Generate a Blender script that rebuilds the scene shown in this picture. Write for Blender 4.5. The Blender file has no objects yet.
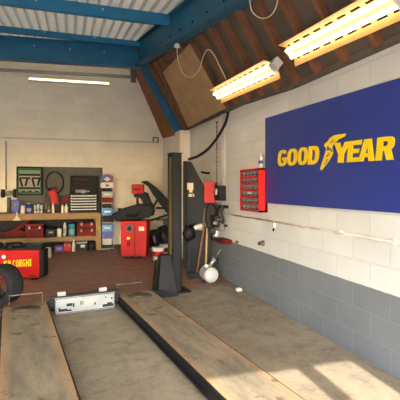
import bpy, bmesh, math, random
from mathutils import Vector, Matrix, Quaternion
random.seed(7)
PI = math.pi
S = bpy.context.scene
C = S.collection
# ------------------------------------------------------------ camera model
F = 400.0; HOR = 188.0; H = 1.57
PSI = math.atan(130.0 / F); CO, SI = math.cos(PSI), math.sin(PSI)
def ray(px, py):
    t = (px - 200) / F
    return Vector((t * CO + SI, -t * SI + CO, (HOR - py) / F))
EYE = Vector((0, 0, H))
def on_floor(px, py, Z=0.0): r = ray(px, py); return EYE + r * ((Z - H) / r.z)
def on_y(px, py, Y): r = ray(px, py); return EYE + r * (Y / r.y)
def on_x(px, py, X): r = ray(px, py); return EYE + r * (X / r.x)
def at_z(px, py, z): return EYE + ray(px, py) * z

# ------------------------------------------------------------ materials
def nt(name):
    m = bpy.data.materials.new(name); m.use_nodes = True
    t = m.node_tree; b = t.nodes['Principled BSDF']
    return m, t, b
def lin(c):
    return tuple((x / 12.92 if x <= .04045 else ((x + .055) / 1.055) ** 2.4) for x in c)
def rgb(r, g, b): return lin((r / 255, g / 255, b / 255))
def mat(name, col, rough=.6, metal=0, var=.15, scale=6, bump=0.0, detail=4, stretch=None, col2=None, spec=None):
    m, t, b = nt(name); N = t.nodes; L = t.links
    tc = N.new('ShaderNodeTexCoord'); mp = N.new('ShaderNodeMapping'); L.new(tc.outputs['Object'], mp.inputs[0])
    if stretch: mp.inputs['Scale'].default_value = stretch
    no = N.new('ShaderNodeTexNoise'); no.inputs['Scale'].default_value = scale; no.inputs['Detail'].default_value = detail
    L.new(mp.outputs[0], no.inputs['Vector'])
    cr = N.new('ShaderNodeValToRGB'); cr.color_ramp.elements[0].position = .3; cr.color_ramp.elements[1].position = .72
    c2 = col2 or tuple(min(1, x * (1 + var)) for x in col)
    c1 = tuple(x * (1 - var) for x in col) if not col2 else col
    cr.color_ramp.elements[0].color = (*c1, 1); cr.color_ramp.elements[1].color = (*c2, 1)
    L.new(no.outputs[0], cr.inputs[0]); L.new(cr.outputs[0], b.inputs['Base Color'])
    b.inputs['Roughness'].default_value = rough; b.inputs['Metallic'].default_value = metal
    if spec is not None: b.inputs['Specular IOR Level'].default_value = spec
    if bump:
        bp = N.new('ShaderNodeBump'); bp.inputs['Strength'].default_value = bump; bp.inputs['Distance'].default_value = .01
        L.new(no.outputs[0], bp.inputs['Height']); L.new(bp.outputs[0], b.inputs['Normal'])
    return m
def emit(name, col, strength):
    m, t, b = nt(name); b.inputs['Base Color'].default_value = (*col, 1)
    b.inputs['Emission Color'].default_value = (*col, 1); b.inputs['Emission Strength'].default_value = strength
    return m
def math_node(t, op, a, b=None):
    n = t.nodes.new('ShaderNodeMath'); n.operation = op
    for i, v in enumerate((a, b)):
        if v is None: continue
        if hasattr(v, 'links'): t.links.new(v, n.inputs[i])
        else: n.inputs[i].default_value = v
    return n.outputs[0]
def mixc(t, fac, a, b, mode='MIX'):
    n = t.nodes.new('ShaderNodeMix'); n.data_type = 'RGBA'; n.blend_type = mode
    for i, v in ((0, fac), (6, a), (7, b)):
        if hasattr(v, 'links'): t.links.new(v, n.inputs[i])
        elif i == 0: n.inputs[0].default_value = v
        else: n.inputs[i].default_value = (*v, 1)
    return n.outputs[2]
def noise(t, vec, scale, detail=5, rough=.6):
    n = t.nodes.new('ShaderNodeTexNoise'); n.inputs['Scale'].default_value = scale
    n.inputs['Detail'].default_value = detail; n.inputs['Roughness'].default_value = rough
    t.links.new(vec, n.inputs['Vector']); return n.outputs[0]
def ramp(t, v, p0, p1):
    n = t.nodes.new('ShaderNodeMapRange'); n.clamp = True
    t.links.new(v, n.inputs[0]); n.inputs[1].default_value = p0; n.inputs[2].default_value = p1
    return n.outputs[0]

def block_wall(name, axis, base, band=None, joint=.55, width=.47):
    """painted blockwork; axis: which horizontal axis runs along the wall; band = (height, colour) of the lower paint"""
    m, t, b = nt(name); N, L = t.nodes, t.links
    g = N.new('ShaderNodeNewGeometry'); sp = N.new('ShaderNodeSeparateXYZ'); L.new(g.outputs['Position'], sp.inputs[0])
    cb = N.new('ShaderNodeCombineXYZ'); L.new(sp.outputs[axis], cb.inputs[0]); L.new(sp.outputs[2], cb.inputs[1])
    off = N.new('ShaderNodeVectorMath'); off.operation = 'ADD'; off.inputs[1].default_value = (20.10, 0.0, 0)
    L.new(cb.outputs[0], off.inputs[0])
    br = N.new('ShaderNodeTexBrick'); L.new(off.outputs[0], br.inputs['Vector'])
    br.offset = .5; br.inputs['Scale'].default_value = 1; br.inputs['Brick Width'].default_value = width
    br.inputs['Row Height'].default_value = .225; br.inputs['Mortar Size'].default_value = .008; br.inputs['Mortar Smooth'].default_value = .4
    br.inputs['Color1'].default_value = (1, 1, 1, 1); br.inputs['Color2'].default_value = (.93, .93, .93, 1)
    br.inputs['Mortar'].default_value = (1, 1, 1, 1)
    n1 = noise(t, g.outputs['Position'], 1.3, 6); n2 = noise(t, g.outputs['Position'], 45, 3)
    colr = mixc(t, ramp(t, n1, .35, .75), base, tuple(x * .86 for x in base))
    if band:
        h, bc = band
        wob = math_node(t, 'ADD', sp.outputs[2], math_node(t, 'MULTIPLY', math_node(t, 'SUBTRACT', noise(t, g.outputs['Position'], 6, 2), .5), .022))
        low = math_node(t, 'LESS_THAN', wob, h)
        bcol = mixc(t, ramp(t, n1, .35, .75), bc, tuple(x * .82 for x in bc))
        # scuffs and grime just above the floor
        colr = mixc(t, low, colr, bcol)
    colr = mixc(t, 1.0, colr, br.outputs['Color'], 'MULTIPLY')
    mort = mixc(t, 1.0, colr, (.8, .8, .8), 'MULTIPLY')
    if band: mort = mixc(t, low, mort, mixc(t, .2, bcol, (.5, .5, .5)))
    cm = mixc(t, math_node(t, 'MULTIPLY', br.outputs['Fac'], joint), colr, mort)
    L.new(cm, b.inputs['Base Color']); b.inputs['Roughness'].default_value = .55
    bp = N.new('ShaderNodeBump'); bp.inputs['Strength'].default_value = .55; bp.inputs['Distance'].default_value = .012
    hgt = math_node(t, 'SUBTRACT', math_node(t, 'MULTIPLY', n2, .22), br.outputs['Fac'])
    L.new(hgt, bp.inputs['Height']); L.new(bp.outputs[0], b.inputs['Normal'])
    return m

def floor_mat():
    m, t, b = nt('concrete_floor'); N, L = t.nodes, t.links
    g = N.new('ShaderNodeNewGeometry'); sp = N.new('ShaderNodeSeparateXYZ'); L.new(g.outputs['Position'], sp.inputs[0])
    P = g.outputs['Position']
    n1 = noise(t, P, .9, 8, .65); n2 = noise(t, P, 5, 8, .7); n3 = noise(t, P, 30, 4)
    c = mixc(t, ramp(t, n1, .3, .7), rgb(158, 144, 121), rgb(120, 108, 90))
    c = mixc(t, math_node(t, 'MULTIPLY', ramp(t, n2, .48, .68), .6), c, rgb(90, 80, 68))
    c = mixc(t, math_node(t, 'MULTIPLY', ramp(t, n3, .5, .68), .14), c, rgb(205, 190, 165))
    # red floor paint beyond the lift, worn
    edge = math_node(t, 'ADD', math_node(t, 'SUBTRACT', math_node(t, 'MULTIPLY', sp.outputs[1], .991), math_node(t, 'MULTIPLY', sp.outputs[0], .132)), math_node(t, 'MULTIPLY', math_node(t, 'SUBTRACT', n2, .5), .5))
    red = ramp(t, edge, 5.56, 5.70)
    rc = mixc(t, ramp(t, n2, .35, .7), rgb(156, 104, 84), rgb(116, 88, 74))
    rc = mixc(t, math_node(t, 'MULTIPLY', ramp(t, n1, .45, .7), .6), rc, rgb(120, 102, 88))
    c = mixc(t, math_node(t, 'MULTIPLY', red, .92), c, rc)
    # oil stain beside the right-hand runway
    vm = N.new('ShaderNodeVectorMath'); vm.operation = 'DISTANCE'; L.new(P, vm.inputs[0]); vm.inputs[1].default_value = tuple(on_floor(252, 318))
    st = math_node(t, 'MULTIPLY', ramp(t, math_node(t, 'ADD', vm.outputs['Value'], math_node(t, 'MULTIPLY', n2, .5)), .62, .2), ramp(t, noise(t, P, 22, 4), .48, .56))
    c = mixc(t, math_node(t, 'MULTIPLY', st, .55), c, rgb(70, 60, 50))
    L.new(c, b.inputs['Base Color'])
    L.new(math_node(t, 'ADD', .42, math_node(t, 'MULTIPLY', n2, .4)), b.inputs['Roughness'])
    bp = N.new('ShaderNodeBump'); bp.inputs['Strength'].default_value = .25; bp.inputs['Distance'].default_value = .01
    L.new(n2, bp.inputs['Height']); L.new(bp.outputs[0], b.inputs['Normal'])
    return m
def runway_mat():
    m, t, b = nt('rusty_deck'); N, L = t.nodes, t.links
    tc = N.new('ShaderNodeTexCoord'); P = tc.outputs['Object']
    sp = N.new('ShaderNodeSeparateXYZ'); L.new(P, sp.inputs[0])
    mp = N.new('ShaderNodeMapping'); L.new(P, mp.inputs[0]); mp.inputs['Scale'].default_value = (3.2, .8, 1)
    n1 = noise(t, mp.outputs[0], 1.6, 7, .65); n2 = noise(t, P, 14, 6, .7)
    c = mixc(t, ramp(t, n1, .36, .66), rgb(150, 134, 109), rgb(98, 89, 76))
    c = mixc(t, math_node(t, 'MULTIPLY', ramp(t, n2, .5, .75), .4), c, rgb(80, 66, 52))
    edge = math_node(t, 'ABSOLUTE', sp.outputs[0])
    er = ramp(t, math_node(t, 'ADD', edge, math_node(t, 'MULTIPLY', math_node(t, 'SUBTRACT', n2, .5), .08)), .16, .24)
    c = mixc(t, math_node(t, 'MULTIPLY', er, .6), c, rgb(178, 134, 88))
    sn = noise(t, P, 5.0, 3); c = mixc(t, math_node(t, 'MULTIPLY', ramp(t, sn, .60, .66), .75), c, rgb(66, 56, 46))
    L.new(c, b.inputs['Base Color']); b.inputs['Roughness'].default_value = .6
    bp = N.new('ShaderNodeBump'); bp.inputs['Strength'].default_value = .2; bp.inputs['Distance'].default_value = .005
    L.new(n2, bp.inputs['Height']); L.new(bp.outputs[0], b.inputs['Normal'])
    return m

M = {}
M['wall'] = block_wall('painted_blocks_side', 1, rgb(226, 223, 216), (.678, rgb(124, 126, 130)), .5)
M['wallb'] = block_wall('painted_blocks_back', 0, rgb(240, 230, 208), None, .35)
M['pier'] = mat('pier_paint', rgb(226, 216, 196), .6, 0, .08, 3)
M['floor'] = floor_mat()
M['deck'] = runway_mat()
M['blue'] = mat('blue_paint', rgb(16, 92, 128), .45, 0, .16, 5, .05)
M['purlin'] = mat('blue_purlin_paint', rgb(22, 104, 142), .45, 0, .12, 5)
M['galv'] = mat('galvanised_steel', rgb(120, 118, 112), .5, .6, .15, 12)
M['bolt'] = mat('bolt_steel', rgb(190, 190, 185), .4, .5, .1, 12)
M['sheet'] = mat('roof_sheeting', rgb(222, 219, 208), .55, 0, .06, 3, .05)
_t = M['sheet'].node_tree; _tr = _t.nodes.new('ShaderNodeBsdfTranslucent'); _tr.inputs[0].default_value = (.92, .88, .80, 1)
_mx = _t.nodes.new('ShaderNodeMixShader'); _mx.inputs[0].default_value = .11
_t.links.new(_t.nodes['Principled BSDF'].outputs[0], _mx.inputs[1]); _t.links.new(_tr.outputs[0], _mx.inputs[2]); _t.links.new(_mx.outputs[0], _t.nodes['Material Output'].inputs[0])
M['felt'] = mat('slope_boarding', rgb(92, 82, 70), .9, 0, .22, 3, .3)
M['rafter'] = mat('rafter_timber', rgb(118, 76, 50), .8, 0, .25, 7, .3, 5, (1, 6, 1))
M['brownboard'] = mat('brown_boarding', rgb(126, 78, 44), .8, 0, .15, 3, .1)
M['chip'] = mat('chipboard', rgb(168, 138, 100), .85, 0, .14, 4, .2)
M['black'] = mat('black_plastic', rgb(18, 18, 18), .55, 0, .25, 8, spec=.2)
M['dark'] = mat('dark_grey_paint', rgb(34, 35, 38), .6, 0, .15, 6, spec=.2)
M['post'] = mat('post_paint', rgb(34, 35, 38), .6, 0, .18, 5, spec=.2)
M['darker'] = mat('charcoal_metal', rgb(26, 26, 28), .6, .0, .2, 8, spec=.2)
M['steel'] = mat('worn_steel', rgb(120, 116, 108), .42, .7, .2, 12)
M['chrome'] = mat('bright_steel', rgb(190, 188, 182), .3, .7, .1, 10)
M['rubber'] = mat('tyre_rubber', rgb(32, 32, 34), .8, 0, .25, 20, .1, spec=.2)
M['red'] = mat('red_paint', rgb(176, 16, 16), .5, 0, .12, 4, spec=.25)
M['redc'] = mat('cabinet_red', rgb(206, 28, 22), .45, 0, .06, 4, spec=.3)
M['dred'] = mat('dull_red', rgb(104, 20, 18), .6, 0, .2, 5, spec=.15)
M['white'] = mat('white_plastic', rgb(206, 202, 192), .5, 0, .06, 6)
M['panel'] = mat('white_enamel', rgb(140, 143, 141), .4, 0, .1, 7)
M['cream'] = mat('cream_paper', rgb(226, 206, 164), .6, 0, .06, 6)
M['yellow'] = mat('yellow_paint', rgb(238, 202, 10), .5, 0, .05, 5)
M['dyellow'] = mat('dirty_yellow', rgb(104, 84, 26), .6, 0, .3, 8)
M['sblue'] = mat('sign_blue', rgb(36, 54, 134), .4, 0, .06, 2)
M['green'] = mat('green_plastic', rgb(34, 104, 52), .5, 0, .15, 6)
M['lgreen'] = mat('pale_green', rgb(112, 142, 104), .6, 0, .1, 8)
M['wood'] = mat('bench_timber', rgb(142, 110, 68), .7, 0, .18, 6, .15, 5, (.6, 6, 6))
M['peg'] = mat('grey_backboard', rgb(92, 92, 86), .8, 0, .1, 4)
M['bluep'] = mat('blue_enamel', rgb(28, 50, 140), .45, 0, .15, 6)
M['cblue'] = mat('can_blue', rgb(60, 120, 170), .35, .1, .2, 9)
M['teal'] = mat('teal_plastic', rgb(30, 140, 150), .45, 0, .1, 8)
M['purple'] = mat('purple_card', rgb(110, 60, 150), .6, 0, .1, 8)
M['pole'] = mat('broom_timber', rgb(184, 150, 104), .6, 0, .12, 8)
M['pink'] = mat('pale_red_print', rgb(214, 150, 140), .5, 0, .15, 18)
M['bin'] = mat('drawer_grey', rgb(118, 120, 124), .4, 0, .15, 10)
M['lamp_tray'] = mat('cream_reflector', rgb(222, 168, 98), .5, 0, .06, 6)
M['rust'] = mat('rusty_metal', rgb(136, 96, 70), .7, .3, .25, 14)
M['oldpipe'] = mat('stained_pipe', rgb(156, 134, 118), .6, 0, .1, 5, col2=rgb(206, 198, 186))
M['channel'] = mat('dull_zinc', rgb(150, 146, 136), .6, .2, .1, 8)
M['plate'] = mat('dirty_plate', rgb(92, 80, 66), .65, .1, .25, 10)
M['tank'] = mat('grey_tank_paint', rgb(186, 184, 180), .45, .1, .1, 6)
M['tube'] = emit('fluorescent_tube', (1, .84, .58), 3.4)
M['tubeb'] = emit('fluorescent_tube_dim', (1, .80, .40), 1.7)
M['ground'] = mat('yard_concrete', rgb(150, 150, 148), .8, 0, .12, .8)
M['cord'] = mat('cream_cable', rgb(222, 206, 178), .5, 0, .04, 6)

# shading of the roof sheet troughs, painted in as dark stripes
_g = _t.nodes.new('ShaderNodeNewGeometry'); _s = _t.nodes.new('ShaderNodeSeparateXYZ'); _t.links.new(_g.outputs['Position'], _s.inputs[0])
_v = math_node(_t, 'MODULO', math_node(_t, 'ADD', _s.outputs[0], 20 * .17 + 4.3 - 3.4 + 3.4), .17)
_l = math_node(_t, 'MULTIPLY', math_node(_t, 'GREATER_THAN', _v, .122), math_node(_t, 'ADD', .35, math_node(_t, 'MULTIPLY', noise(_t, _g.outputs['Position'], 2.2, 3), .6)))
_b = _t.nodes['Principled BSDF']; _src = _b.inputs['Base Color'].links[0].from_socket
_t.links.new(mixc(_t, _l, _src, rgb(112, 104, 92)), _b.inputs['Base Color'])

# ------------------------------------------------------------ mesh builder
class MB:
    def __init__(s): s.bm = bmesh.new()
    def box(s, c, d, rot=None):
        x, y, z = d[0] / 2, d[1] / 2, d[2] / 2
        P = [Vector(p) for p in ((-x,-y,-z),(x,-y,-z),(x,y,-z),(-x,y,-z),(-x,-y,z),(x,-y,z),(x,y,z),(-x,y,z))]
        R = rot.to_matrix() if hasattr(rot, 'to_matrix') else rot
        v = [s.bm.verts.new((R @ p if R else p) + Vector(c)) for p in P]
        for f in ((3,2,1,0),(4,5,6,7),(0,1,5,4),(1,2,6,5),(2,3,7,6),(3,0,4,7)): s.bm.faces.new([v[i] for i in f])
        return s
    def hexa(s, bot, top):
        v = [s.bm.verts.new(p) for p in list(bot) + list(top)]
        n = len(bot)
        s.bm.faces.new(v[:n][::-1]); s.bm.faces.new(v[n:])
        for i in range(n): s.bm.faces.new([v[i], v[(i + 1) % n], v[n + (i + 1) % n], v[n + i]])
        return s
    def bar(s, a, b, w, h, up=Vector((0, 0, 1))):
        a, b = Vector(a), Vector(b); d = b - a; L = d.length; d.normalize()
        up = Vector(up)
        if abs(d.dot(up)) > .98: up = Vector((0, 1, 0))
        x = d.cross(up).normalized(); z = x.cross(d)
        R = Matrix((x, d, z)).transposed()
        return s.box((a + b) / 2, (w, L, h), R)
    def lathe(s, prof, seg=20, origin=(0, 0, 0), axis=(0, 0, 1), cap=True):
        q = Vector((0, 0, 1)).rotation_difference(Vector(axis)); o = Vector(origin)
        rings = []
        for r, z in prof:
            rings.append([s.bm.verts.new(q @ Vector((r * math.cos(2 * PI * i / seg), r * math.sin(2 * PI * i / seg), z)) + o) for i in range(seg)])
        for A, B in zip(rings, rings[1:]):
            for i in range(seg):
                f = s.bm.faces.new([A[i], A[(i + 1) % seg], B[(i + 1) % seg], B[i]]); f.smooth = True
        if cap:
            s.bm.faces.new(rings[0][::-1]); s.bm.faces.new(rings[-1])
        return s
    def ring(s, prof, seg=32, origin=(0, 0, 0), axis=(0, 0, 1)):
        """closed profile revolved (tyres)"""
        q = Vector((0, 0, 1)).rotation_difference(Vector(axis)); o = Vector(origin); rings = []
        for r, z in prof:
            rings.append([s.bm.verts.new(q @ Vector((r * math.cos(2 * PI * i / seg), r * math.sin(2 * PI * i / seg), z)) + o) for i in range(seg)])
        n = len(rings)
        for k in range(n):
            A, B = rings[k], rings[(k + 1) % n]
            for i in range(seg):
                f = s.bm.faces.new([A[i], A[(i + 1) % seg], B[(i + 1) % seg], B[i]]); f.smooth = True
        return s
    def cyl(s, a, b, r, r2=None, seg=14):
        a, b = Vector(a), Vector(b); d = b - a
        return s.lathe([(r, 0), (r if r2 is None else r2, d.length)], seg, a, d.normalized())
    def tube(s, pts, r, seg=8, cap=True):
        pts = [Vector(p) for p in pts]; rings = []; pn = None
        for i, p in enumerate(pts):
            d = (pts[min(i + 1, len(pts) - 1)] - pts[max(i - 1, 0)]).normalized()
            if pn is None:
                u = Vector((0, 0, 1)) if abs(d.z) < .9 else Vector((1, 0, 0)); n = (u - d * u.dot(d)).normalized()
            else: n = (pn - d * pn.dot(d)).normalized()
            pn = n; m = d.cross(n)
            rings.append([s.bm.verts.new(p + (n * math.cos(2 * PI * k / seg) + m * math.sin(2 * PI * k / seg)) * r) for k in range(seg)])
        for A, B in zip(rings, rings[1:]):
            for i in range(seg):
                f = s.bm.faces.new([A[i], A[(i + 1) % seg], B[(i + 1) % seg], B[i]]); f.smooth = True
        if cap: s.bm.faces.new(rings[0][::-1]); s.bm.faces.new(rings[-1])
        return s
    def prism(s, poly, t, mtx=None):
        """2D outline (x, z) pushed t along y, centred"""
        m = mtx or Matrix.Identity(4)
        a = [s.bm.verts.new(m @ Vector((p[0], -t / 2, p[1]))) for p in poly]; b = [s.bm.verts.new(m @ Vector((p[0], t / 2, p[1]))) for p in poly]
        s.bm.faces.new(a); s.bm.faces.new(b[::-1]); n = len(poly)
        for i in range(n): s.bm.faces.new([a[(i + 1) % n], a[i], b[i], b[(i + 1) % n]])
        return s
    def mesh(s, me, mtx):
        b2 = bmesh.new(); b2.from_mesh(me); b2.transform(mtx)
        tmp = bpy.data.meshes.new('tmp'); b2.to_mesh(tmp); b2.free(); s.bm.from_mesh(tmp); bpy.data.meshes.remove(tmp)
        return s
    def build(s, name, m, parent=None, bevel=0, loc=None, smooth=False, sub=0, solid=0):
        bmesh.ops.recalc_face_normals(s.bm, faces=s.bm.faces)
        me = bpy.data.meshes.new(name); s.bm.to_mesh(me); s.bm.free()
        if smooth:
            for p in me.polygons: p.use_smooth = True
        me.materials.append(m); o = bpy.data.objects.new(name, me); C.objects.link(o)
        if parent: o.parent = parent
        if loc is not None: o.location = loc
        if solid: q = o.modifiers.new('t', 'SOLIDIFY'); q.thickness = solid
        if bevel: q = o.modifiers.new('b', 'BEVEL'); q.width = bevel; q.segments = 2; q.limit_method = 'ANGLE'
        if sub: q = o.modifiers.new('s', 'SUBSURF'); q.levels = q.render_levels = sub
        return o
def tag(o, label, cat, group=None, kind=None):
    o['label'] = label; o['category'] = cat
    if group: o['group'] = group
    if kind: o['kind'] = kind
    return o
def thing(name, label, cat, loc=(0, 0, 0), rz=0, group=None):
    o = bpy.data.objects.new(name, None); C.objects.link(o); o.empty_display_size = .1
    o.location = loc; o.rotation_euler = (0, 0, rz); return tag(o, label, cat, group)
def struct(o): o['kind'] = 'structure'; return o

# ------------------------------------------------------------ glyphs
def arc(cx, cy, rx, ry, a0, a1, n=14, p=2.6):
    out = []
    for i in range(n + 1):
        a = math.radians(a0 + (a1 - a0) * i / n); c, q = math.cos(a), math.sin(a)
        out.append((cx + rx * math.copysign(abs(c) ** (2 / p), c), cy + ry * math.copysign(abs(q) ** (2 / p), q)))
    return out
GL = {
 'O': [arc(.5, .5, .5, .5, 0, 345, 23), arc(.5, .5, .19, .32, 0, 345, 23)],
 'C': [arc(.5, .5, .5, .5, 32, 328, 20) + arc(.5, .5, .2, .31, 318, 42, 16)],
 'G': [arc(.5, .5, .5, .5, 32, 332, 20) + [(1, .53), (.5, .53), (.5, .36), (.7, .36)] + arc(.5, .5, .2, .32, 300, 42, 14)],
 'D': [[(0, 0), (0, 1), (.45, 1)] + arc(.45, .5, .55, .5, 85, -85, 12) + [(.45, 0)], [(.34, .2), (.34, .8), (.45, .8)] + arc(.45, .5, .22, .3, 80, -80, 8) + [(.45, .2)]],
 'Y': [[(0, 1), (.38, 1), (.52, .64), (.68, 1), (1, 1), (.68, .42), (.68, 0), (.33, 0), (.33, .42)]],
 'E': [[(0, 0), (0, 1), (1, 1), (1, .79), (.38, .79), (.38, .61), (.86, .61), (.86, .41), (.38, .41), (.38, .21), (1, .21), (1, 0)]],
 'A': [[(0, 0), (.3, 1), (.72, 1), (1, 0), (.66, 0), (.62, .18), (.38, .18), (.34, 0)], [(.42, .36), (.59, .36), (.51, .74)]],
 'R': [[(0, 0), (0, 1), (.58, 1)] + arc(.58, .71, .4, .29, 80, -60, 9) + [(1, 0), (.63, 0), (.47, .4), (.35, .4), (.35, 0)], [(.35, .6), (.35, .81), (.55, .81), (.63, .76), (.63, .66), (.55, .6)]],
 'H': [[(0, 0), (0, 1), (.34, 1), (.34, .61), (.66, .61), (.66, 1), (1, 1), (1, 0), (.66, 0), (.66, .4), (.34, .4), (.34, 0)]],
 'I': [[(.1, 0), (.1, 1), (.9, 1), (.9, 0)]],
}
def flat_mesh(loops, t):
    cu = bpy.data.curves.new('outline', 'CURVE'); cu.dimensions = '2D'; cu.fill_mode = 'BOTH'; cu.extrude = t / 2
    for l in loops:
        sp = cu.splines.new('POLY'); sp.points.add(len(l) - 1); sp.use_cyclic_u = True
        for p, q in zip(sp.points, l): p.co = (q[0], q[1], 0, 1)
    o = bpy.data.objects.new('outline', cu); C.objects.link(o)
    dg = bpy.context.evaluated_depsgraph_get(); me = bpy.data.meshes.new_from_object(o.evaluated_get(dg))
    bpy.data.objects.remove(o); bpy.data.curves.remove(cu); return me
def plate(loops, t, mtx, name, m, parent):
    me = flat_mesh(loops, t); mb = MB().mesh(me, mtx); bpy.data.meshes.remove(me)
    return mb.build(name, m, parent)

# ============================================================ THE ROOM
XW = 2.552; YB = 11.3; YF = -1.0; XL = -4.3
def lerp(a, b, t): return a + (b - a) * t
def interp(tab, y):
    if y <= tab[0][0]: return tab[0][1:]
    for A, B in zip(tab, tab[1:]):
        if y <= B[0]:
            t = (y - A[0]) / (B[0] - A[0]); return tuple(lerp(a, b, t) for a, b in zip(A[1:], B[1:]))
    return tab[-1][1:]
LOW = [(2.0, 2.77), (4.2, 2.78), (5.6, 2.87), (9.0, 2.92), (11.4, 3.06)]
UP = [(YF, 1.95, 3.80), (4.6, 1.93, 3.84), (5.9, 1.90, 3.96), (9.1, 1.655, 4.39), (11.4, 1.80, 4.78)]
def lowz(y): return interp(LOW, y)[0]
def slope_x(y, z):
    ux, uz = interp(UP, y); lz = lowz(y); return XW + (ux - XW) * (z - lz) / (uz - lz)
def slope_n(y):
    ux, uz = interp(UP, y); d = Vector((ux - XW, 0, uz - lowz(y))).normalized(); return Vector((-d.z, 0, d.x)), d
def on_slope(px, py, off=0.0):
    r = ray(px, py); z = 1.0; prev = None
    while z < 13:
        p = EYE + r * z; n, d = slope_n(p.y); q = p - n * off
        v = q.x - slope_x(q.y, q.z)
        if prev is not None and v >= 0 > prev: return p
        prev = v; z += .004
    return EYE + r * 6
def roof_z(y): return 4.86 + .14 * (max(y, 5.0) - 9.1)

struct(MB().hexa([(XL, YF, -.1), (XW + .2, YF, -.1), (XW + .2, YB + .2, -.1), (XL, YB + .2, -.1)], [(XL, YF, 0), (XW + .2, YF, 0), (XW + .2, YB + .2, 0), (XL, YB + .2, 0)]).build('floor', M['floor']))
struct(MB().box((0, YF - 10.05, -.06), (40, 20, .1)).build('ground', M['ground']))
# right wall follows the foot of the slope
mb = MB(); ys = [YF, 2, 4.2, 5.6, 9, YB + .2]
for a, b in zip(ys, ys[1:]):
    mb.hexa([(XW, a, 0), (XW + .2, a, 0), (XW + .2, b, 0), (XW, b, 0)], [(XW, a, lowz(a)), (XW + .2, a, lowz(a)), (XW + .2, b, lowz(b)), (XW, b, lowz(b))])
bmesh.ops.remove_doubles(mb.bm, verts=mb.bm.verts, dist=1e-4)
wr = struct(mb.build('wall_right', M['wall']))
p = on_x(190, 131, XW); PY = p.y; PX = PY * ray(180, 131).x / ray(180, 131).y
MB().box(((PX + XW) / 2, PY + .23, 1.43), (XW - PX, .46, 2.86)).build('pier', M['pier'], wr, .01)
struct(MB().box(((XL + XW) / 2, YB + .1, 2.75), (XW - XL, .2, 5.5)).build('wall_back', M['wallb']))
struct(MB().box((XL - .1, 5.1, 2.75), (.2, 12.6, 5.5)).build('wall_left', M['wallb']))
# front wall with two door openings; unseen left header set low to cut daylight
mb = MB(); hdr = 2.59
for x0, x1, z0, z1 in ((XL, -3.9, 0, 5), (-3.9, .3, 2.05, 5), (.3, .77, 0, 5), (.77, 2.22, hdr, 5), (2.22, XW + .2, 0, 5), (1.675, 1.825, 0, hdr)):
    mb.box(((x0 + x1) / 2, YF - .05, (z0 + z1) / 2), (x1 - x0, .1, z1 - z0))
struct(mb.build('wall_front', M['wallb']))
# corrugated roof
mb = MB(); prof = []
x = XL; k = 0
while x < 2.5:
    prof += [(x, 0), (x + .022, .045), (x + .118, .045), (x + .14, 0)]; x += .17
rows = []
for y in (YF, 5.0, 7.0, 9.1, YB + .1): rows.append([mb.bm.verts.new((px_, y, roof_z(y) + h)) for px_, h in prof])
for A, B in zip(rows, rows[1:]):
    for i in range(len(A) - 1): mb.bm.faces.new([A[i], A[i + 1], B[i + 1], B[i]])
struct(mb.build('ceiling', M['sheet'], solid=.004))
# boarded slope
mb = MB(); rows = []
ys = [YF, 1, 2, 3, 4.2, 5, 5.6, 6.4, 7.2, 8, 9.05]
for y in ys:
    n, d = slope_n(y); a = Vector((XW, y, lowz(y))) - d * .05; ux, uz = interp(UP, y); b = Vector((ux + .01, y, uz)); c = Vector((ux + .01, y, 5.45)); e = Vector((.03, 0, 0))
    rows.append([mb.bm.verts.new(q) for q in (a, b, c, c + e, b + e, a + e)])
for A, B in zip(rows, rows[1:]):
    for i in range(6): mb.bm.faces.new([A[i], A[(i + 1) % 6], B[(i + 1) % 6], B[i]])
mb.bm.faces.new(rows[0]); mb.bm.faces.new(rows[-1][::-1])
slope = struct(mb.build('ceiling_slope', M['felt']))
y = 1.9
while y < 8.9:
    n, d = slope_n(y); ux, uz = interp(UP, y); a = Vector((XW, y, lowz(y))); b = Vector((ux, y, uz)) - d * .04
    MB().bar(a + n * .045 + d * .03, b + n * .045, .065, .09, n).build('rafter', M['rafter'], slope); y += .43
# end bay of the slope, plain brown boards
mb = MB(); rows = []
for y in (9.05, 10.2, YB):
    n, d = slope_n(y); a = Vector((XW, y, lowz(y))) - d * .05; ux, uz = interp(UP, y); b = Vector((ux, y, uz)) + d * .8
    rows.append([mb.bm.verts.new(q) for q in (a + n * .03, b + n * .03, b - n * .02, a - n * .02)])
for A, B in zip(rows, rows[1:]):
    for i in range(4): mb.bm.faces.new([A[i], A[(i + 1) % 4], B[(i + 1) % 4], B[i]])
mb.bm.faces.new(rows[0]); mb.bm.faces.new(rows[-1][::-1])
mb.build('end_boarding', M['brownboard'], slope)
# chipboard sheet over the rafters
cs = [on_slope(*q, .105) for q in ((163.5, 72), (190, 43.5), (226, 108), (189, 127))]
n, d = slope_n(7.5)
MB().hexa([q for q in cs], [q + n * .018 for q in cs]).build('chipboard_sheet', M['chip'], slope)
# wall plate under the rafters
mb = MB(); ys = [1.5, 4.2, 5.6, 9]
for a, b in zip(ys, ys[1:]): mb.bar((XW - .03, a, lowz(a) - .0), (XW - .03, b, lowz(b) - .0), .06, .05)
mb.build('wall_plate', M['felt'], slope)

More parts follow.
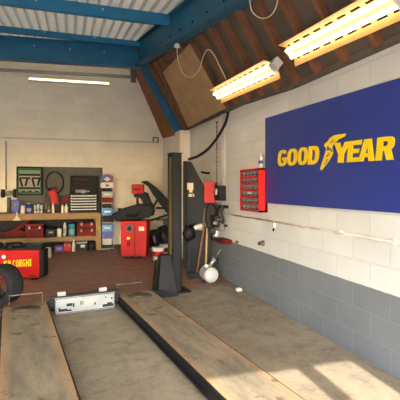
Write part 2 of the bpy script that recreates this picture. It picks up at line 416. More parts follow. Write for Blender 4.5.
# ============================================================ STEELWORK
def ibeam(mb, a, b, w, h, t=.016, up=Vector((0, 0, 1))):
    a, b = Vector(a), Vector(b); d = (b - a).normalized(); x = d.cross(up).normalized(); z = x.cross(d)
    for o, ww, hh in ((Vector(), t, h), (z * (h / 2 - t / 2), w, t), (z * (-h / 2 + t / 2), w, t)):
        mb.bar(a + o, b + o, ww, hh, up)
    return mb
BY = 9.1
zt = roof_z(BY) - .13
o = thing('steel_beam', 'deep blue steel beam running across the roof in front of the back wall', 'beam', (-1.2, BY, 4.45), 0)
ibeam(MB(), (-3.05, 0, -.09), (2.72, 0, .09), .18, .48).build('web_and_flanges', M['blue'], o)
for k in range(7): MB().cyl((-2.4 + .72 * k, -.02, .12), (-2.4 + .72 * k, -.008, .12), .014).build('bolt', M['bolt'], o)
A = Vector((1.655 - .18, BY - .11, 4.39 + .2)); B = Vector((1.90 - .18, 5.9, 3.96 + .2)); D = (B - A); E = A + D * 1.9
o = thing('steel_beam', 'blue steel rafter beam running forward along the top of the timber slope', 'beam', A)
ibeam(MB(), (0, 0, 0), E - A, .2, .5).build('web_and_flanges', M['blue'], o)
for k in range(10):
    q = D * (.06 + .17 * k) + Vector((-.012, 0, -.10)); MB().cyl(q, q + Vector((-.016, 0, 0)), .016).build('bolt', M['darker'], o)
# knee brace from pier to beam
a = Vector((2.44, 8.98, 2.86)); b = Vector((1.60, 8.98, 4.36)); dd = (b - a).normalized()
o = thing('steel_brace', 'slanting blue steel column leg rising from the white wall pier to the beam', 'brace', a)
ibeam(MB(), (0, 0, 0), b - a, .2, .24, .016, Vector((0, 0, 1)).cross(dd).cross(dd) * -1 if False else Vector((0, 1, 0))).build('web_and_flanges', M['blue'], o)
MB().box((0, 0, .012), (.24, .26, .024)).build('base_plate', M['galv'], o)
PUR = 'blue purlins under the roof sheets'
def purlin(y, label, h=.19):
    z = roof_z(y) - h / 2 - .004
    o = thing('steel_purlin', label, 'purlin', (-1.3, y, z), 0, None)
    x1 = 2.9
    MB().box((x1 / 2 - 1.45, 0, 0), (x1 + 2.9, .012, h)).box((x1 / 2 - 1.45, .03, h / 2 - .006), (x1 + 2.9, .06, .012)).box((x1 / 2 - 1.45, .03, -h / 2 + .006), (x1 + 2.9, .06, .012)).build('channel', M['purlin'], o)
    for k in range(5): MB().cyl((-2.2 + 1.0 * k, -.006, .03), (-2.2 + 1.0 * k, -.014, .03), .016).build('bolt', M['bolt'], o)
purlin(6.6, 'blue roof purlin nearest the camera, under the corrugated sheets')
purlin(8.85, 'thin blue roof purlin resting just above the deep back beam', .12)
# grey channel on the back wall
a = on_y(-14, 69, YB - .05); b = on_y(134, 77, YB - .05)
o = thing('cable_channel', 'grey steel channel fixed high across the white back wall', 'channel', a)
MB().bar((0, 0, 0), b - a, .07, .075).build('rail', M['channel'], o)
MB().box(b - a + Vector((-.02, 0, .1)), (.14, .1, .5)).build('bracket', M['galv'], o)
a = on_y(-10, 137.3, YB - .02); b = on_y(158, 142.4, YB - .02)
mb = MB().cyl((0, 0, 0), b - a, .02)
o = thing('pipe', 'thin pale conduit running level across the back wall', 'pipe', a); mb.build('conduit', M['white'], o)
MB().tube([b - a + Vector(q) for q in ((-.02, -.02, 0), (-.02, -.1, 0), (-.02, -.1, .12), (-.16, -.1, .12), (-.16, -.1, 0))], .018).build('end_bend', M['dark'], o)
a = on_y(6, 141, YB - .02); b = on_y(6, 190, YB - .02)
tag(MB().cyl((0, 0, 0), b - a, .013).build('pipe', M['galv'], None, loc=a), 'thin vertical conduit dropping down the back wall at far left', 'pipe')

# ============================================================ LAMPS
def tube_light(label, a, b, n, w, group, tube_m, tray_m, ntube=2, slots=True, wing=True):
    """twin fluorescent fitting: a..b line of the tubes, n the way it shines"""
    a, b = Vector(a), Vector(b); Lx = (b - a).length; x = (b - a).normalized(); n = (n - x * n.dot(x)).normalized(); y = n.cross(x)
    o = thing('fluorescent_light', label, 'light', (0, 0, 0), 0, group)
    R = Matrix((x, y, n)).transposed().to_4x4(); R.translation = (a + b) / 2; o.matrix_world = R
    MB().box((0, 0, -.03), (Lx, .11, .06)).build('housing', tray_m, o, .004)
    if not wing:
        MB().box((0, -.02, .03), (Lx, .03, .05)).build('reflector', tray_m, o)
        for k in range(15):
            MB().box((-Lx / 2 + Lx * (k + .5) / 15, -.034, .035), (.07, .006, .02)).build('slot', M['galv'], o)
    if wing:
        for s in (-1, 1):
            mb = MB(); N = max(8, int(Lx / .055)); N -= N % 2
            row = [(.05, .004), (.066, .008), (.092, .018), (w / 2, .055)]
            V = [[mb.bm.verts.new((-Lx / 2 + Lx * i / N, s * q, z)) for q, z in row] for i in range(N + 1)]
            for i in range(N):
                for k in range(3):
                    if slots and k == 1 and i % 3 != 2 and 0 < i < N - 1: continue
                    mb.bm.faces.new([V[i][k], V[i + 1][k], V[i + 1][k + 1], V[i][k + 1]])
            mb.build('reflector', tray_m, o, solid=.003)
    for s in ((-1, 1) if ntube == 2 else (0,)):
        MB().cyl((-Lx / 2 + .03, s * .042, .04), (Lx / 2 - .03, s * .042, .04), .019 if wing else .026, seg=12).build('tube', tube_m, o)
    for s in (-1, 1):
        MB().box((s * (Lx / 2 - .015), 0, .02), (.03, .12, .06)).build('lamp_holder', M['white'], o)
    return o
a = on_slope(217, 94.5, .19); b = on_slope(275, 66, .19)
n, d = slope_n((a.y + b.y) / 2)
l1 = tube_light('glowing twin-tube strip light further back on the timber slope', a, b, (n + Vector((0, -.25, -.5))).normalized(), .29, 'strip lights on the timber slope', M['tube'], M['lamp_tray'])
a2 = on_slope(290, 52.5, .19); b2 = on_slope(401, -4, .19)
l2 = tube_light('large glowing twin-tube strip light nearest the camera, above the blue sign', a2, b2, (n + Vector((0, -.1, -.4))).normalized(), .29, 'strip lights on the timber slope', M['tube'], M['lamp_tray'])
MB().box(((b - a).length / 2 + .05, .02, .0), (.09, .1, .1)).build('end_box', M['white'], l1)
for lo, LL in ((l1, (b - a).length), (l2, (b2 - a2).length)):
    for s in (-1, 1): MB().box((s * LL * .36, 0, -.10), (.04, .06, .10)).build('mounting_bracket', M['galv'], lo)
c1 = on_y(28, 79.0, YB - .13); c2 = on_y(110, 84.0, YB - .13)
tube_light('dim single-tube light on the white back wall below the blue beam', c1, c2, Vector((0, -1, -.1)), .2, None, M['tubeb'], M['white'], 1, True, False)
# hanging white cords
def cord(pts, label, r=.007):
    P = [Vector(p) for p in pts]; out = []
    for i in range(len(P) - 1):
        p0, p1, p2, p3 = P[max(i - 1, 0)], P[i], P[i + 1], P[min(i + 2, len(P) - 1)]
        for k in range(6):
            t = k / 6; out.append(.5 * ((2 * p1) + (p2 - p0) * t + (2 * p0 - 5 * p1 + 4 * p2 - p3) * t * t + (3 * p1 - p0 - 3 * p2 + p3) * t ** 3))
    out.append(P[-1]); return out
def zline(pxs, z0, z1): return [at_z(x, y, lerp(z0, z1, i / (len(pxs) - 1))) for i, (x, y) in enumerate(pxs)]
pts = cord([on_slope(x, y, o_) for x, y, o_ in ((177, 46, .5), (178, 60, .42), (183, 73, .3), (191, 77, .26), (199, 70, .24), (203, 57, .24), (208, 49.5, .26), (214, 55, .26), (220, 67, .26), (226, 79, .25))], '')
o = thing('cable', 'white flex looping from a white ceiling rose to the further strip light', 'cable', pts[0])
MB().tube([q - pts[0] for q in pts], .007).build('flex', M['cord'], o)
MB().lathe([(.042, -.02), (.04, .015), (.025, .035)], 16, (0, 0, 0)).build('ceiling_rose', M['white'], o)
pts = cord([on_slope(x, y, .2) for x, y in ((249, -6), (250, 3), (252, 11), (258, 17), (266, 18), (273, 13), (277, 4), (278, -6))], '')
tag(MB().tube([q - pts[0] for q in pts], .006).build('cable', M['cord'], None, loc=pts[0]), 'white loop of flex hanging at the top edge between the beam and near light', 'cable')

# ============================================================ RIGHT WALL
# --- big blue sign
yl = on_x(265.2, 118, XW - .03).y; z_tl = on_x(265.2, 118.3, XW - .03).z; z_bl = on_x(265, 203, XW - .03).z
yr = on_x(400, 78, XW - .03).y; z_tr = on_x(400, 78, XW - .03).z; z_br = on_x(400, 213.2, XW - .03).z
k = (yl - 2.28) / (yl - yr)
z_tr2, z_br2, yr2 = lerp(z_tl, z_tr, k), lerp(z_bl, z_br, k), 2.28
sg = thing('wall_sign', 'large blue rectangular sign with yellow lettering on the right wall', 'sign', (XW, (yl + yr2) / 2, z_bl))
sl = sg.location
def srel(p): return Vector(p) - sl
bot = []; top = []
NS = 10
mb = MB(); rows = []
for i in range(NS + 1):
    t = i / NS; y = lerp(yl, yr2, t); bow = .03 + .012 * math.sin(t * PI)
    rows.append([mb.bm.verts.new(srel((XW - q, y, zz))) for q, zz in ((bow, lerp(z_bl, z_br2, t)), (bow, lerp(z_tl, z_tr2, t)), (.002, lerp(z_tl, z_tr2, t)), (.002, lerp(z_bl, z_br2, t)))])
for A_, B_ in zip(rows, rows[1:]):
    for i in range(4): mb.bm.faces.new([A_[i], A_[(i + 1) % 4], B_[(i + 1) % 4], B_[i]])
mb.bm.faces.new(rows[0]); mb.bm.faces.new(rows[-1][::-1])
mb.build('panel', M['sblue'], sg)
XS = XW - .045
def wp(px, py): p = on_x(px, py, XS); return p
# text base line through two photo points
b0, b1 = wp(277.5, 166.6), wp(397, 159.4); t0, t1 = wp(277.5, 150.6), wp(397, 135.2)
def zrow(y, v):
    k = (y - b0.y) / (b1.y - b0.y); return lerp(lerp(b0.z, b1.z, k), lerp(t0.z, t1.z, k), v)
def sign_pt(u, v): return (u, v)
def letter(ch, pa, pb, sh=.10):
    ya, yb = wp(pa, 155).y, wp(pb, 155).y
    loops = []
    for l in GL[ch]:
        q = []
        for u, v in l:
            y = lerp(ya, yb, u) - (v - .5) * sh * (t0.z - b0.z) * 1.2
            q.append((-(y - sl.y), zrow(y, v) - sl.z))
        loops.append(q)
    # (a, b) -> a along -Y, b along Z, thickness along X
    m = Matrix(((0, 0, -1, XS - sl.x), (-1, 0, 0, 0), (0, 1, 0, 0), (0, 0, 0, 1)))
    plate(loops, .008, m, 'letter', M['yellow'], sg)
for ch, pa, pb in (('G', 278, 286.9), ('O', 287.4, 297.2), ('O', 298.0, 307.6), ('D', 308.4, 319.0), ('Y', 333.6, 349.4), ('E', 347.8, 361.0), ('A', 359.0, 375.4), ('R', 376.6, 394.6)):
    letter(ch, pa, pb)
def wing(loops, name, m_, off=0):
    L_ = []
    for l in loops:
        q = []
        for u, v in l:
            p = on_x(310 + u / 7.28, 125 + v / 7.28, XS - off); q.append((-(p.y - sl.y), p.z - sl.z))
        L_.append(q)
    mm = Matrix(((0, 0, -1, XS - off - sl.x), (-1, 0, 0, 0), (0, 1, 0, 0), (0, 0, 0, 1)))
    return plate(L_, .008, mm, name, m_, sg)
em = wing([[(262, 62), (250, 84), (226, 96), (206, 104), (196, 121), (180, 130), (166, 148), (158, 166), (168, 196), (165, 214), (140, 256), (112, 295), (86, 330), (74, 322), (84, 290), (95, 254), (106, 222), (116, 192), (112, 176), (120, 166), (104, 152), (110, 136), (131, 120), (146, 96), (176, 76), (215, 68)]], 'winged_foot_emblem', M['yellow'])
wing([[(113, 178), (128, 172), (126, 156), (134, 152), (138, 172), (150, 168), (166, 192), (160, 196), (147, 178), (134, 184), (126, 180), (114, 186)], [(152, 128), (172, 110), (174, 113), (154, 132)], [(106, 288), (128, 248), (130, 250), (108, 291)], [(122, 230), (138, 206), (141, 208), (125, 233)]], 'emblem_line', M['sblue'], .006)

# --- red small-parts cabinet
cy0 = on_x(267.6, 190, XW).y; d_ = .13; XF = XW - d_
rr = ray(259, 168); cz1 = H + rr.z * (XF / rr.x); rr = ray(259, 212.6); cz0 = H + rr.z * (XF / rr.x)
cy1 = on_x(240, 190, XF).y; cy0 = on_x(259, 190, XF).y
cw, chh = cy1 - cy0, cz1 - cz0
cab = thing('parts_cabinet', 'small red wall cabinet full of grey drawers, left of the blue sign', 'cabinet', (XW - d_ / 2, (cy0 + cy1) / 2, cz0))
mb = MB().box((.045, 0, chh / 2), (.035, cw, chh)).box((0, cw / 2 - .012, chh / 2), (d_, .024, chh)).box((0, -cw / 2 + .012, chh / 2), (d_, .024, chh))
mb.box((0, 0, .012), (d_, cw, .024)).box((0, 0, chh - .012), (d_, cw, .024))
RW = 6; CL = 5; rh = (chh - .03) / RW; cwid = (cw - .05) / CL
for r in range(1, RW): mb.box((-.005, 0, .015 + rh * r), (d_ - .012, cw - .03, .022))
mb.build('carcass', M['redc'], cab)
for r in range(RW):
    for c in range(CL):
        y = -cw / 2 + .025 + cwid * (c + .5); z = .015 + rh * (r + .5)
        dr = MB().box((-.012, y, z - .002), (d_ - .045, cwid - .03, rh - .034)).build('drawer', M['bin'], cab, .004)
        MB().box((-d_ / 2 + .006, y, z - .018), (.012, cwid * .45, .012)).build('drawer_pull', M['darker'], dr)
MB().box((-d_ / 2 + .004, .0, .015 + rh * 2.62), (.006, .12, .03)).build('label_strip', M['white'], cab)
# --- spray can on top
p = Vector((XW - .075, cy0 + .055, cz1))
can = thing('spray_can', 'white and blue spray can standing on top of the red drawer cabinet', 'can', p)
MB().lathe([(.026, 0), (.03, .004), (.03, .15), (.022, .17)], 18).build('body', M['white'], can)
MB().lathe([(.0305, .06), (.0305, .105)], 18, cap=False).build('label_band', M['bluep'], can)
MB().lathe([(.021, .17), (.021, .2), (.012, .208)], 16).build('cap', M['white'], can)
# --- conduit along the wall
pz = on_x(300, 226, XW - .02).z
pa, pb = on_x(228, 214, XW - .022), on_x(430, 248, XW - .022)
cd = thing('pipe', 'thin stained pipe running level along the right wall below the sign', 'pipe', pa)
MB().cyl((0, 0, 0), pb - pa, .012).build('pipe_run', M['oldpipe'], cd)
for k in range(6):
    q = (pb - pa) * (.06 + .17 * k); MB().box(q + Vector((.008, 0, 0)), (.03, .03, .05)).build('pipe_clip', M['white'], cd)
p = on_x(276.5, 224.5, XW)
hk = thing('wall_hook', 'small white hook with a dark end hanging from the right wall pipe', 'hook', p + Vector((-.035, 0, 0)))
MB().box((0, 0, -.012), (.035, .035, .06)).build('clip', M['white'], hk)
MB().cyl((-.005, 0, -.035), (-.015, 0, -.085), .011).build('hook_end', M['darker'], hk)
p = on_x(263.5, 243.2, XW)
so = thing('pipe_stub', 'short rusty pipe stub sticking out of the wall above the grey paint', 'pipe', p)
MB().cyl((0, 0, 0), (-.07, -.02, 0), .026).build('stub', M['rust'], so); MB().lathe([(.04, 0), (.04, .012)], 16, (0, 0, 0), (-1, 0, 0)).build('flange', M['steel'], so)
MB().cyl((-.07, -.02, 0), (-.085, -.024, 0), .02).build('plug', M['darker'], so)
p = on_x(238, 242, XW)
so = thing('wall_stud', 'small rusty stud on the right wall, just above the grey paint', 'stud', p)
MB().cyl((0, 0, 0), (-.04, 0, 0), .02).build('stud', M['rust'], so)
# --- crumpled white cup on the floor
p = on_floor(239, 291)
cu = thing('crumpled_rag', 'small crumpled white rag lying on the floor beside the grey wall', 'rag', p)
mb = MB(); bmesh.ops.create_icosphere(mb.bm, subdivisions=3, radius=.06)
for v in mb.bm.verts:
    n_ = math.sin(v.co.x * 90) * .006 + math.sin(v.co.y * 120 + v.co.z * 60) * .007
    v.co += v.co.normalized() * n_; v.co.z = max(0, v.co.z * .55 + .02); v.co.x *= .8; v.co.y *= 1.1
mb.build('cloth', M['white'], cu, smooth=True)

# --- electrics by the tool corner
for px, lab in ((222.3, 'left of two white conduit drops on the right wall above the switch box'), (224.8, 'right of two white conduit drops on the right wall above the switch box')):
    a = on_x(px, 112, XW - .02); b = on_x(px, 187, XW - .02); b.y = a.y
    tag(MB().cyl((0, 0, 0), b - a, .017).build('pipe', M['white'], None, loc=a), lab, 'pipe')
p = on_x(223.5, 193, XW)
sb = thing('switch_box', 'dark electrical isolator box on the right wall under the white conduits', 'switch box', p)
MB().box((-.06, 0, 0), (.12, .26, .26)).build('case', M['dark'], sb, .01)
MB().box((-.13, .02, .02), (.03, .05, .1)).build('switch_lever', M['white'], sb)
p = on_x(223, 207, XW)
sb = thing('socket', 'small pale wall socket on the right wall below the dark switch box', 'socket', p)
MB().box((-.03, 0, 0), (.06, .15, .15)).build('back_box', M['panel'], sb, .008); MB().box((-.062, 0, 0), (.006, .05, .05)).build('switch', M['darker'], sb)
# chain
a = on_x(216.8, 122, XW - .03); b = on_x(216.8, 186, XW - .03)
ch = thing('chain', 'dark chain hanging down the right wall left of the white conduits', 'chain', a)
mb = MB(); NL = 30
for k in range(NL):
    q = lerp(0, (b.z - a.z), (k + .5) / NL); mb.box((0, 0, q), ((.008 if k % 2 else .024), (.024 if k % 2 else .008), abs(b.z - a.z) / NL * 1.05))
mb.build('links', M['rust'], ch); MB().cyl((.03, 0, .0), (-.02, 0, 0), .012).build('peg', M['steel'], ch)
# hanging black hose
pts = cord([at_z(228.5, 112, 6.75), at_z(225, 124, 6.85), at_z(217, 138, 6.95), at_z(208, 149, 7.0), at_z(198, 156, 7.05), at_z(188, 159.5, 7.05)], '')
tag(MB().tube([q - pts[0] for q in pts], .025, 10).build('air_hose', M['darker'], None, loc=pts[0]), 'thick dark hose sweeping from the timber slope down to the grey console', 'hose')

# ============================================================ LIFT
TH = math.radians(7.6)
def lw(a, s, z=0): return Vector((a * math.cos(TH) - s * math.sin(TH), a * math.sin(TH) + s * math.cos(TH), z))
lift = thing('four_post_lift', 'low vehicle lift with two rusty brown runways and one dark grey post', 'vehicle lift', (0, 0, 0), TH)
RT = .14; SE = 5.33
for a0, a1, so_ in ((-.06, .43, .04), (1.336, 1.80, -.055)):
    w = a1 - a0; cx = (a0 + a1) / 2; L0, L1 = .6, SE
    rwo = MB().box((0, 0, -.006), (w, L1 - L0, .012)).build('runway', M['deck'], lift, loc=(cx, (L0 + L1) / 2, RT))
    for s in (-1, 1):
        mb = MB().box((s * (w / 2 - .006), 0, -.066), (.012, L1 - L0, .108)).box((s * (w / 2 + .012), 0, -.10), (.03, L1 - L0, .02)).box((s * (w / 2 + .008), 0, -.012), (.012, L1 - L0, .014))
        mb.build('side_rail', M['darker'], rwo)
    MB().box((0, (L1 - L0) / 2 - .006, -.07), (w, .012, .11)).box((0, 0, -.105), (w - .04, L1 - L0 - .04, .03)).build('end_plate', M['dark'], rwo)
    tp = MB().lathe([(.165, 0), (.165, .004), (.158, .006), (.06, .005), (.058, .010), (.03, .010), (.02, .005)], 36, (.0, (L1 - L0) / 2 - .20, .001)).build('turn_plate', M['plate'], rwo)
    e = (L1 - L0) / 2 - .015
    MB().tube([(-w / 2 + .03 + so_, e, -.02), (-w / 2 + .03 + so_, e, .135), (w / 2 - .09 + so_, e, .135), (w / 2 - .09 + so_, e, -.02)], .0075).build('wheel_stop', M['plate'], rwo)
    for s in (-1, 1): MB().box((s * (w / 2 + .02), e - .02, -.02), (.05, .08, .06)).build('stop_bracket', M['darker'], rwo)
# post
pc = on_floor(174.6, 291); pa_ = pc.x * math.cos(TH) + pc.y * math.sin(TH); ps = -pc.x * math.sin(TH) + pc.y * math.cos(TH)
PH = 2.08; pw, pd = .15, .2
po = MB().box((.06, 0, PH / 2), (.03, pd, PH)).box((0, -pd / 2 + .01, PH / 2), (pw, .02, PH)).box((0, pd / 2 - .01, PH / 2), (pw, .02, PH)).box((-pw / 2 + .01, -pd / 2 + .015, PH / 2), (.02, .03, PH)).build('post', M['post'], lift, .004, loc=(pa_, ps, .01))
MB().box((-pw / 2 + .012, .0, PH / 2), (.02, .08, PH - .1)).build('yellow_strip', M['dyellow'], po)
MB().box((0, 0, PH + .006), (pw + .02, pd + .02, .014)).build('cap', M['darker'], po)
MB().box((.02, 0, .0), (.36, .36, .02)).build('foot_plate', M['dark'], po)
bc = MB(); ca = pa_ - .21; cs_ = ps - .12
bc.hexa([(ca - .15, cs_ - .16, .0), (ca + .16, cs_ - .16, .0), (ca + .16, cs_ + .1, .0), (ca - .15, cs_ + .1, .0)], [(ca - .07, cs_ - .04, .58), (ca + .09, cs_ - .04, .58), (ca + .09, cs_ + .1, .58), (ca - .07, cs_ + .1, .58)])
cv = bc.build('carriage_cover', M['dark'], lift, .012)
MB().box((ca - .145, cs_ + .0, .27), (.015, .1, .5), Matrix.Rotation(.11, 3, 'Y')).build('guard_edge', M['black'], cv)
MB().box(((1.8 + ca) / 2 - .02, SE + .12, .055), (ca - 1.8 - .1, .14, .09)).build('crossbeam', M['dark'], lift)
MB().box((.885, SE + .10, .03), (.88, .1, .05)).build('crossbeam', M['darker'], lift)
# jacking beam with a white printed panel
jb = thing('jacking_beam', 'long white printed panel of a jacking beam lying between the two runways', 'jacking beam', lw(.89, 5.235, 0), TH)
MB().box((0, 0, .103), (.74, .03, .205)).build('panel', M['panel'], jb, .004)
MB().box((0, .02, .215), (.86, .05, .022)).build('top_rail', M['dark'], jb)
for x in (-.29, .22): MB().box((x, .02, .253), (.10, .06, .05)).build('pad', M['channel'], jb, .006)
for s in (-1, 1): MB().box((s * .40, .03, .15), (.06, .06, .11)).build('slide_bracket', M['darker'], jb)
MB().box((0, .03, .012), (.7, .03, .024)).build('bottom_rail', M['dark'], jb)
def deco(name, shapes, m):
    mb = MB()
    for x, z, w, h in shapes: mb.box((x, -.0165, z), (w, .004, h))
    mb.build(name, m, jb)
deco('border_line', [(0, .195, .72, .006), (0, .012, .72, .006), (-.362, .1, .006, .18), (.362, .1, .006, .18)], M['darker'])
deco('printed_mark', [(-.20, .11, .07, .035), (-.15, .10, .02, .05), (-.06, .115, .012, .045), (-.035, .115, .012, .045), (.115, .09, .018, .035), (-.27, .05, .09, .03), (-.2, .04, .05, .02), (-.32, .06, .02, .05), (.28, .045, .14, .035), (.30, .07, .06, .02), (.33, .13, .02, .02), (.25, .15, .012, .02)], M['dark'])
deco('pink_print', [(.02, .11, .1, .07), (.1, .12, .06, .05)], M['pink'])

# ============================================================ CONSOLE AND TOOL CORNER (right)
p = on_floor(201, 276.8)
con = thing('diagnostic_console', 'tall dark grey workshop console with sloping top behind the lift post', 'machine', (p.x, p.y, 0), -PSI)
MB().box((-.04, .18, .41), (.42, .36, .82)).build('lower_cabinet', M['dark'], con, .012)
MB().box((-.02, -.004, .28), (.36, .012, .42)).build('door', M['darker'], con, .004)
MB().prism([(-.26, .93), (.02, .93), (.05, 1.2), (.05, 1.62), (-.17, 2.03), (-.26, 2.05)], .34, Matrix.Translation((0, .19, 0))).build('upper_housing', M['dark'], con, .01)
MB().box((-.29, .2, 1.1), (.06, .3, 1.9)).build('side_channel', M['black'], con)
for (x, z, w, h, m_) in ((-.19, 1.60, .11, .12, 'cream'), (-.18, 1.52, .06, .06, 'cream'), (-.17, 1.44, .10, .05, 'white')):
    MB().box((x, .016, z), (w, .006, h)).build('label_sticker', M[m_], con)
MB().box((-.15, .014, 1.435), (.025, .008, .03)).build('sticker_print', M['dred'], con)
MB().box((-.1, .27, .9), (.24, .14, .1)).build('neck', M['black'], con)
MB().tube([(.0, .2, 1.86), (.1, .2, 1.84), (.16, .2, 1.84)], .02).build('side_handle', M['black'], con)
MB().box((-.04, .18, .84), (.42, .36, .04)).build('tray', M['darker'], con)
# objects on the console tray
mb = MB(); R_ = Matrix.Rotation(-PSI, 3, 'Z')
def con_pt(x, y, z): return Vector((p.x, p.y, 0)) + R_ @ Vector((x, y, z))
rg = thing('rag', 'crumpled white rag hanging over the front of the dark grey console', 'rag', con_pt(-.02, -.045, .88))
mb = MB(); bmesh.ops.create_icosphere(mb.bm, subdivisions=3, radius=.1)
for v in mb.bm.verts:
    v.co += v.co.normalized() * (math.sin(v.co.x * 60) * .012 + math.sin(v.co.z * 75 + v.co.y * 40) * .014); v.co.y *= .35; v.co.z = v.co.z * .55; v.co.x *= 1.1
mb.build('cloth', M['tank'], rg, smooth=True)
bg = thing('black_bag', 'black bag slumped on the console side below the white rag', 'bag', con_pt(-.2, -.09, .78))
mb = MB(); bmesh.ops.create_icosphere(mb.bm, subdivisions=3, radius=.12)
for v in mb.bm.verts: v.co += v.co.normalized() * math.sin(v.co.x * 40 + v.co.z * 30) * .012; v.co.y *= .6; v.co.z *= 1.1
mb.build('sack', M['black'], bg, smooth=True); MB().tube([(-.06, 0, .1), (-.03, 0, .16), (.03, 0, .16), (.06, 0, .1)], .01).build('strap', M['black'], bg)
# red box on the wall behind
q0 = at_z(203, 182, 7.1); q1 = at_z(214, 203, 7.1)
rb = thing('tool_box', 'bright red metal box mounted beside the console against the right wall', 'box', at_z(209.6, 203, 7.1), -PSI)
hh = q0.z - q1.z
MB().box((0, .1, hh / 2), (.2, .2, hh)).build('body', M['red'], rb, .008)
MB().box((.09, -.008, hh / 2), (.012, .014, hh * .9)).build('door_edge', M['dred'], rb); MB().cyl((.06, -.004, hh * .5), (.06, -.03, hh * .5), .012).build('knob', M['darker'], rb)
MB().box((.115, .12, hh * .55), (.03, .16, hh * .8)).build('wall_bracket', M['darker'], rb)
MB().box((0, .1, -.04), (.26, .2, .08)).build('bracket_shelf', M['dark'], rb)
# black work jacket hanging below red box
jk = thing('hanging_jacket', 'black work jacket hanging below the red wall box', 'jacket', at_z(210.5, 229, 7.1), -PSI)
prof = [(-.06, 0), (.07, .02), (.11, .2), (.1, .36), (.05, .46), (-.03, .46), (-.09, .36), (-.1, .16)]
MB().prism(prof, .1).build('body', M['black'], jk, .03); MB().prism([(.06, .42), (.12, .38), (.16, .1), (.11, .08), (.07, .3)], .08).build('sleeve', M['black'], jk, .02)
# hanging air tools on a rail
rail = thing('tool_rail', 'dark steel rail carrying air tools on the right wall below the switch box', 'rail', on_x(219, 206, XW - .03))
MB().box((0, 0, 0), (.06, .76, .05)).build('rail', M['darker'], rail)
ry, rx, rz = rail.location.y, rail.location.x, rail.location.z
def drop(label, name, y, ln, m_, r=.014, head=None, cat='hose'):
    t = thing(name, label, cat, (rx - .05, y, rz - .02))
    pts = [(0, 0, 0), (-.03, .01, -ln * .3), (-.01, -.03, -ln * .7), (-.02, .02, -ln)]
    MB().tube(cord(pts, ''), r).build('hose', M[m_], t)
    MB().tube([(.02, 0, .02), (-.02, 0, .03), (-.03, 0, .0)], .008).build('hook', M['steel'], t)
    if head:
        MB().box((-.02, .02, -ln - .04), (.07, .06, .12)).cyl((-.02, .02, -ln - .05), (-.09, .05, -ln - .08), .03).build('tool_head', M[head], t, .008)
drop('grey air gun hanging nearest the camera on the wall rail', 'air_gun', ry - .34, .28, 'dark', .02, 'steel', 'tool')
drop('black air hose with a chrome tool on the wall rail, second from the camera', 'air_hose', ry - .12, .42, 'black', .022, 'chrome')
drop('rusty red air hose hanging mid way along the wall rail', 'air_hose', ry + .12, .5, 'rust', .02, 'darker')
drop('black cable with a dull red head at the far end of the wall rail', 'air_hose', ry + .34, .46, 'darker', .024, 'dred')
# bench vice like clamp on bracket shelf
sp = on_x(224, 222, XW)
cl = thing('wall_clamp', 'grey bench vice on a small bracket shelf on the right wall', 'vice', (XW - .16, sp.y, sp.z))
MB().box((.06, 0, -.05), (.2, .34, .03)).build('bracket_shelf', M['dark'], cl)
MB().box((0, 0, .0), (.1, .12, .08)).build('base', M['steel'], cl, .01); MB().box((0, .07, .07), (.12, .07, .09)).build('jaw', M['dark'], cl, .008); MB().box((0, -.07, .07), (.12, .07, .09)).build('jaw', M['dark'], cl, .008)
MB().cyl((0, -.1, .06), (0, -.2, .06), .012).cyl((-.08, -.2, .06), (.08, -.2, .06), .007).build('screw_handle', M['steel'], cl)
dr_ = thing('drip_tray', 'dull red tin tray fixed on the right wall below the grey vice', 'tray', on_x(222.5, 243, XW - .1))
MB().hexa([(-.06, -.17, 0), (.095, -.17, 0), (.095, .17, 0), (-.06, .17, 0)], [(-.09, -.2, .07), (.097, -.2, .07), (.097, .2, .07), (-.09, .2, .07)]).build('pan', M['dred'], dr_)
MB().box((-.095, 0, .07), (.02, .4, .015)).build('rim', M['darker'], dr_)
# air tank (bead blaster)
tc_ = at_z(211.5, 274, 1.57 * F / 95.5); tc_.z = .128
ta = at_z(200, 264.5, 7.15); ax = Vector((ta.x - tc_.x, ta.y - tc_.y, 0)).normalized()
tk = thing('air_tank', 'round pale air tank with a blast nozzle lying on the floor beside the wall', 'air tank', (tc_.x, tc_.y, 0))
MB().lathe([(.03, -.045), (.08, -.03), (.115, -.01), (.128, .02), (.13, .06), (.13, .24), (.115, .28), (.06, .3)], 32, (0, 0, .135), ax).build('tank', M['tank'], tk)
MB().lathe([(.132, .0), (.132, .03)], 32, (0, 0, .135), ax, False).build('weld_band', M['steel'], tk)
sd = ax.cross(Vector((0, 0, 1)))
for s in (-1, 1): MB().box(ax * .12 + sd * s * .08 + Vector((0, 0, .012)), (.08, .08, .024)).build('foot', M['darker'], tk)
n0 = Vector((0, 0, .26)) + ax * .1; n1 = Vector((.11, -.02, .50))
MB().cyl(n0, n0.lerp(n1, .45), .028, .026).cyl(n0.lerp(n1, .45), n0.lerp(n1, .6), .034).build('valve', M['chrome'], tk)
MB().cyl(n0.lerp(n1, .6), n0.lerp(n1, 1.25), .013).build('nozzle_pipe', M['steel'], tk)
MB().tube([n0.lerp(n1, .5), n0.lerp(n1, .5) + Vector((.06, -.03, .02)), n0.lerp(n1, .2) + Vector((.1, -.05, 0))], .01).build('valve_lever', M['darker'], tk)
MB().lathe([(.028, 0), (.028, .02)], 16, n0 + Vector((-.06, -.02, .02)), (-.3, -.9, .2)).build('gauge', M['white'], tk)
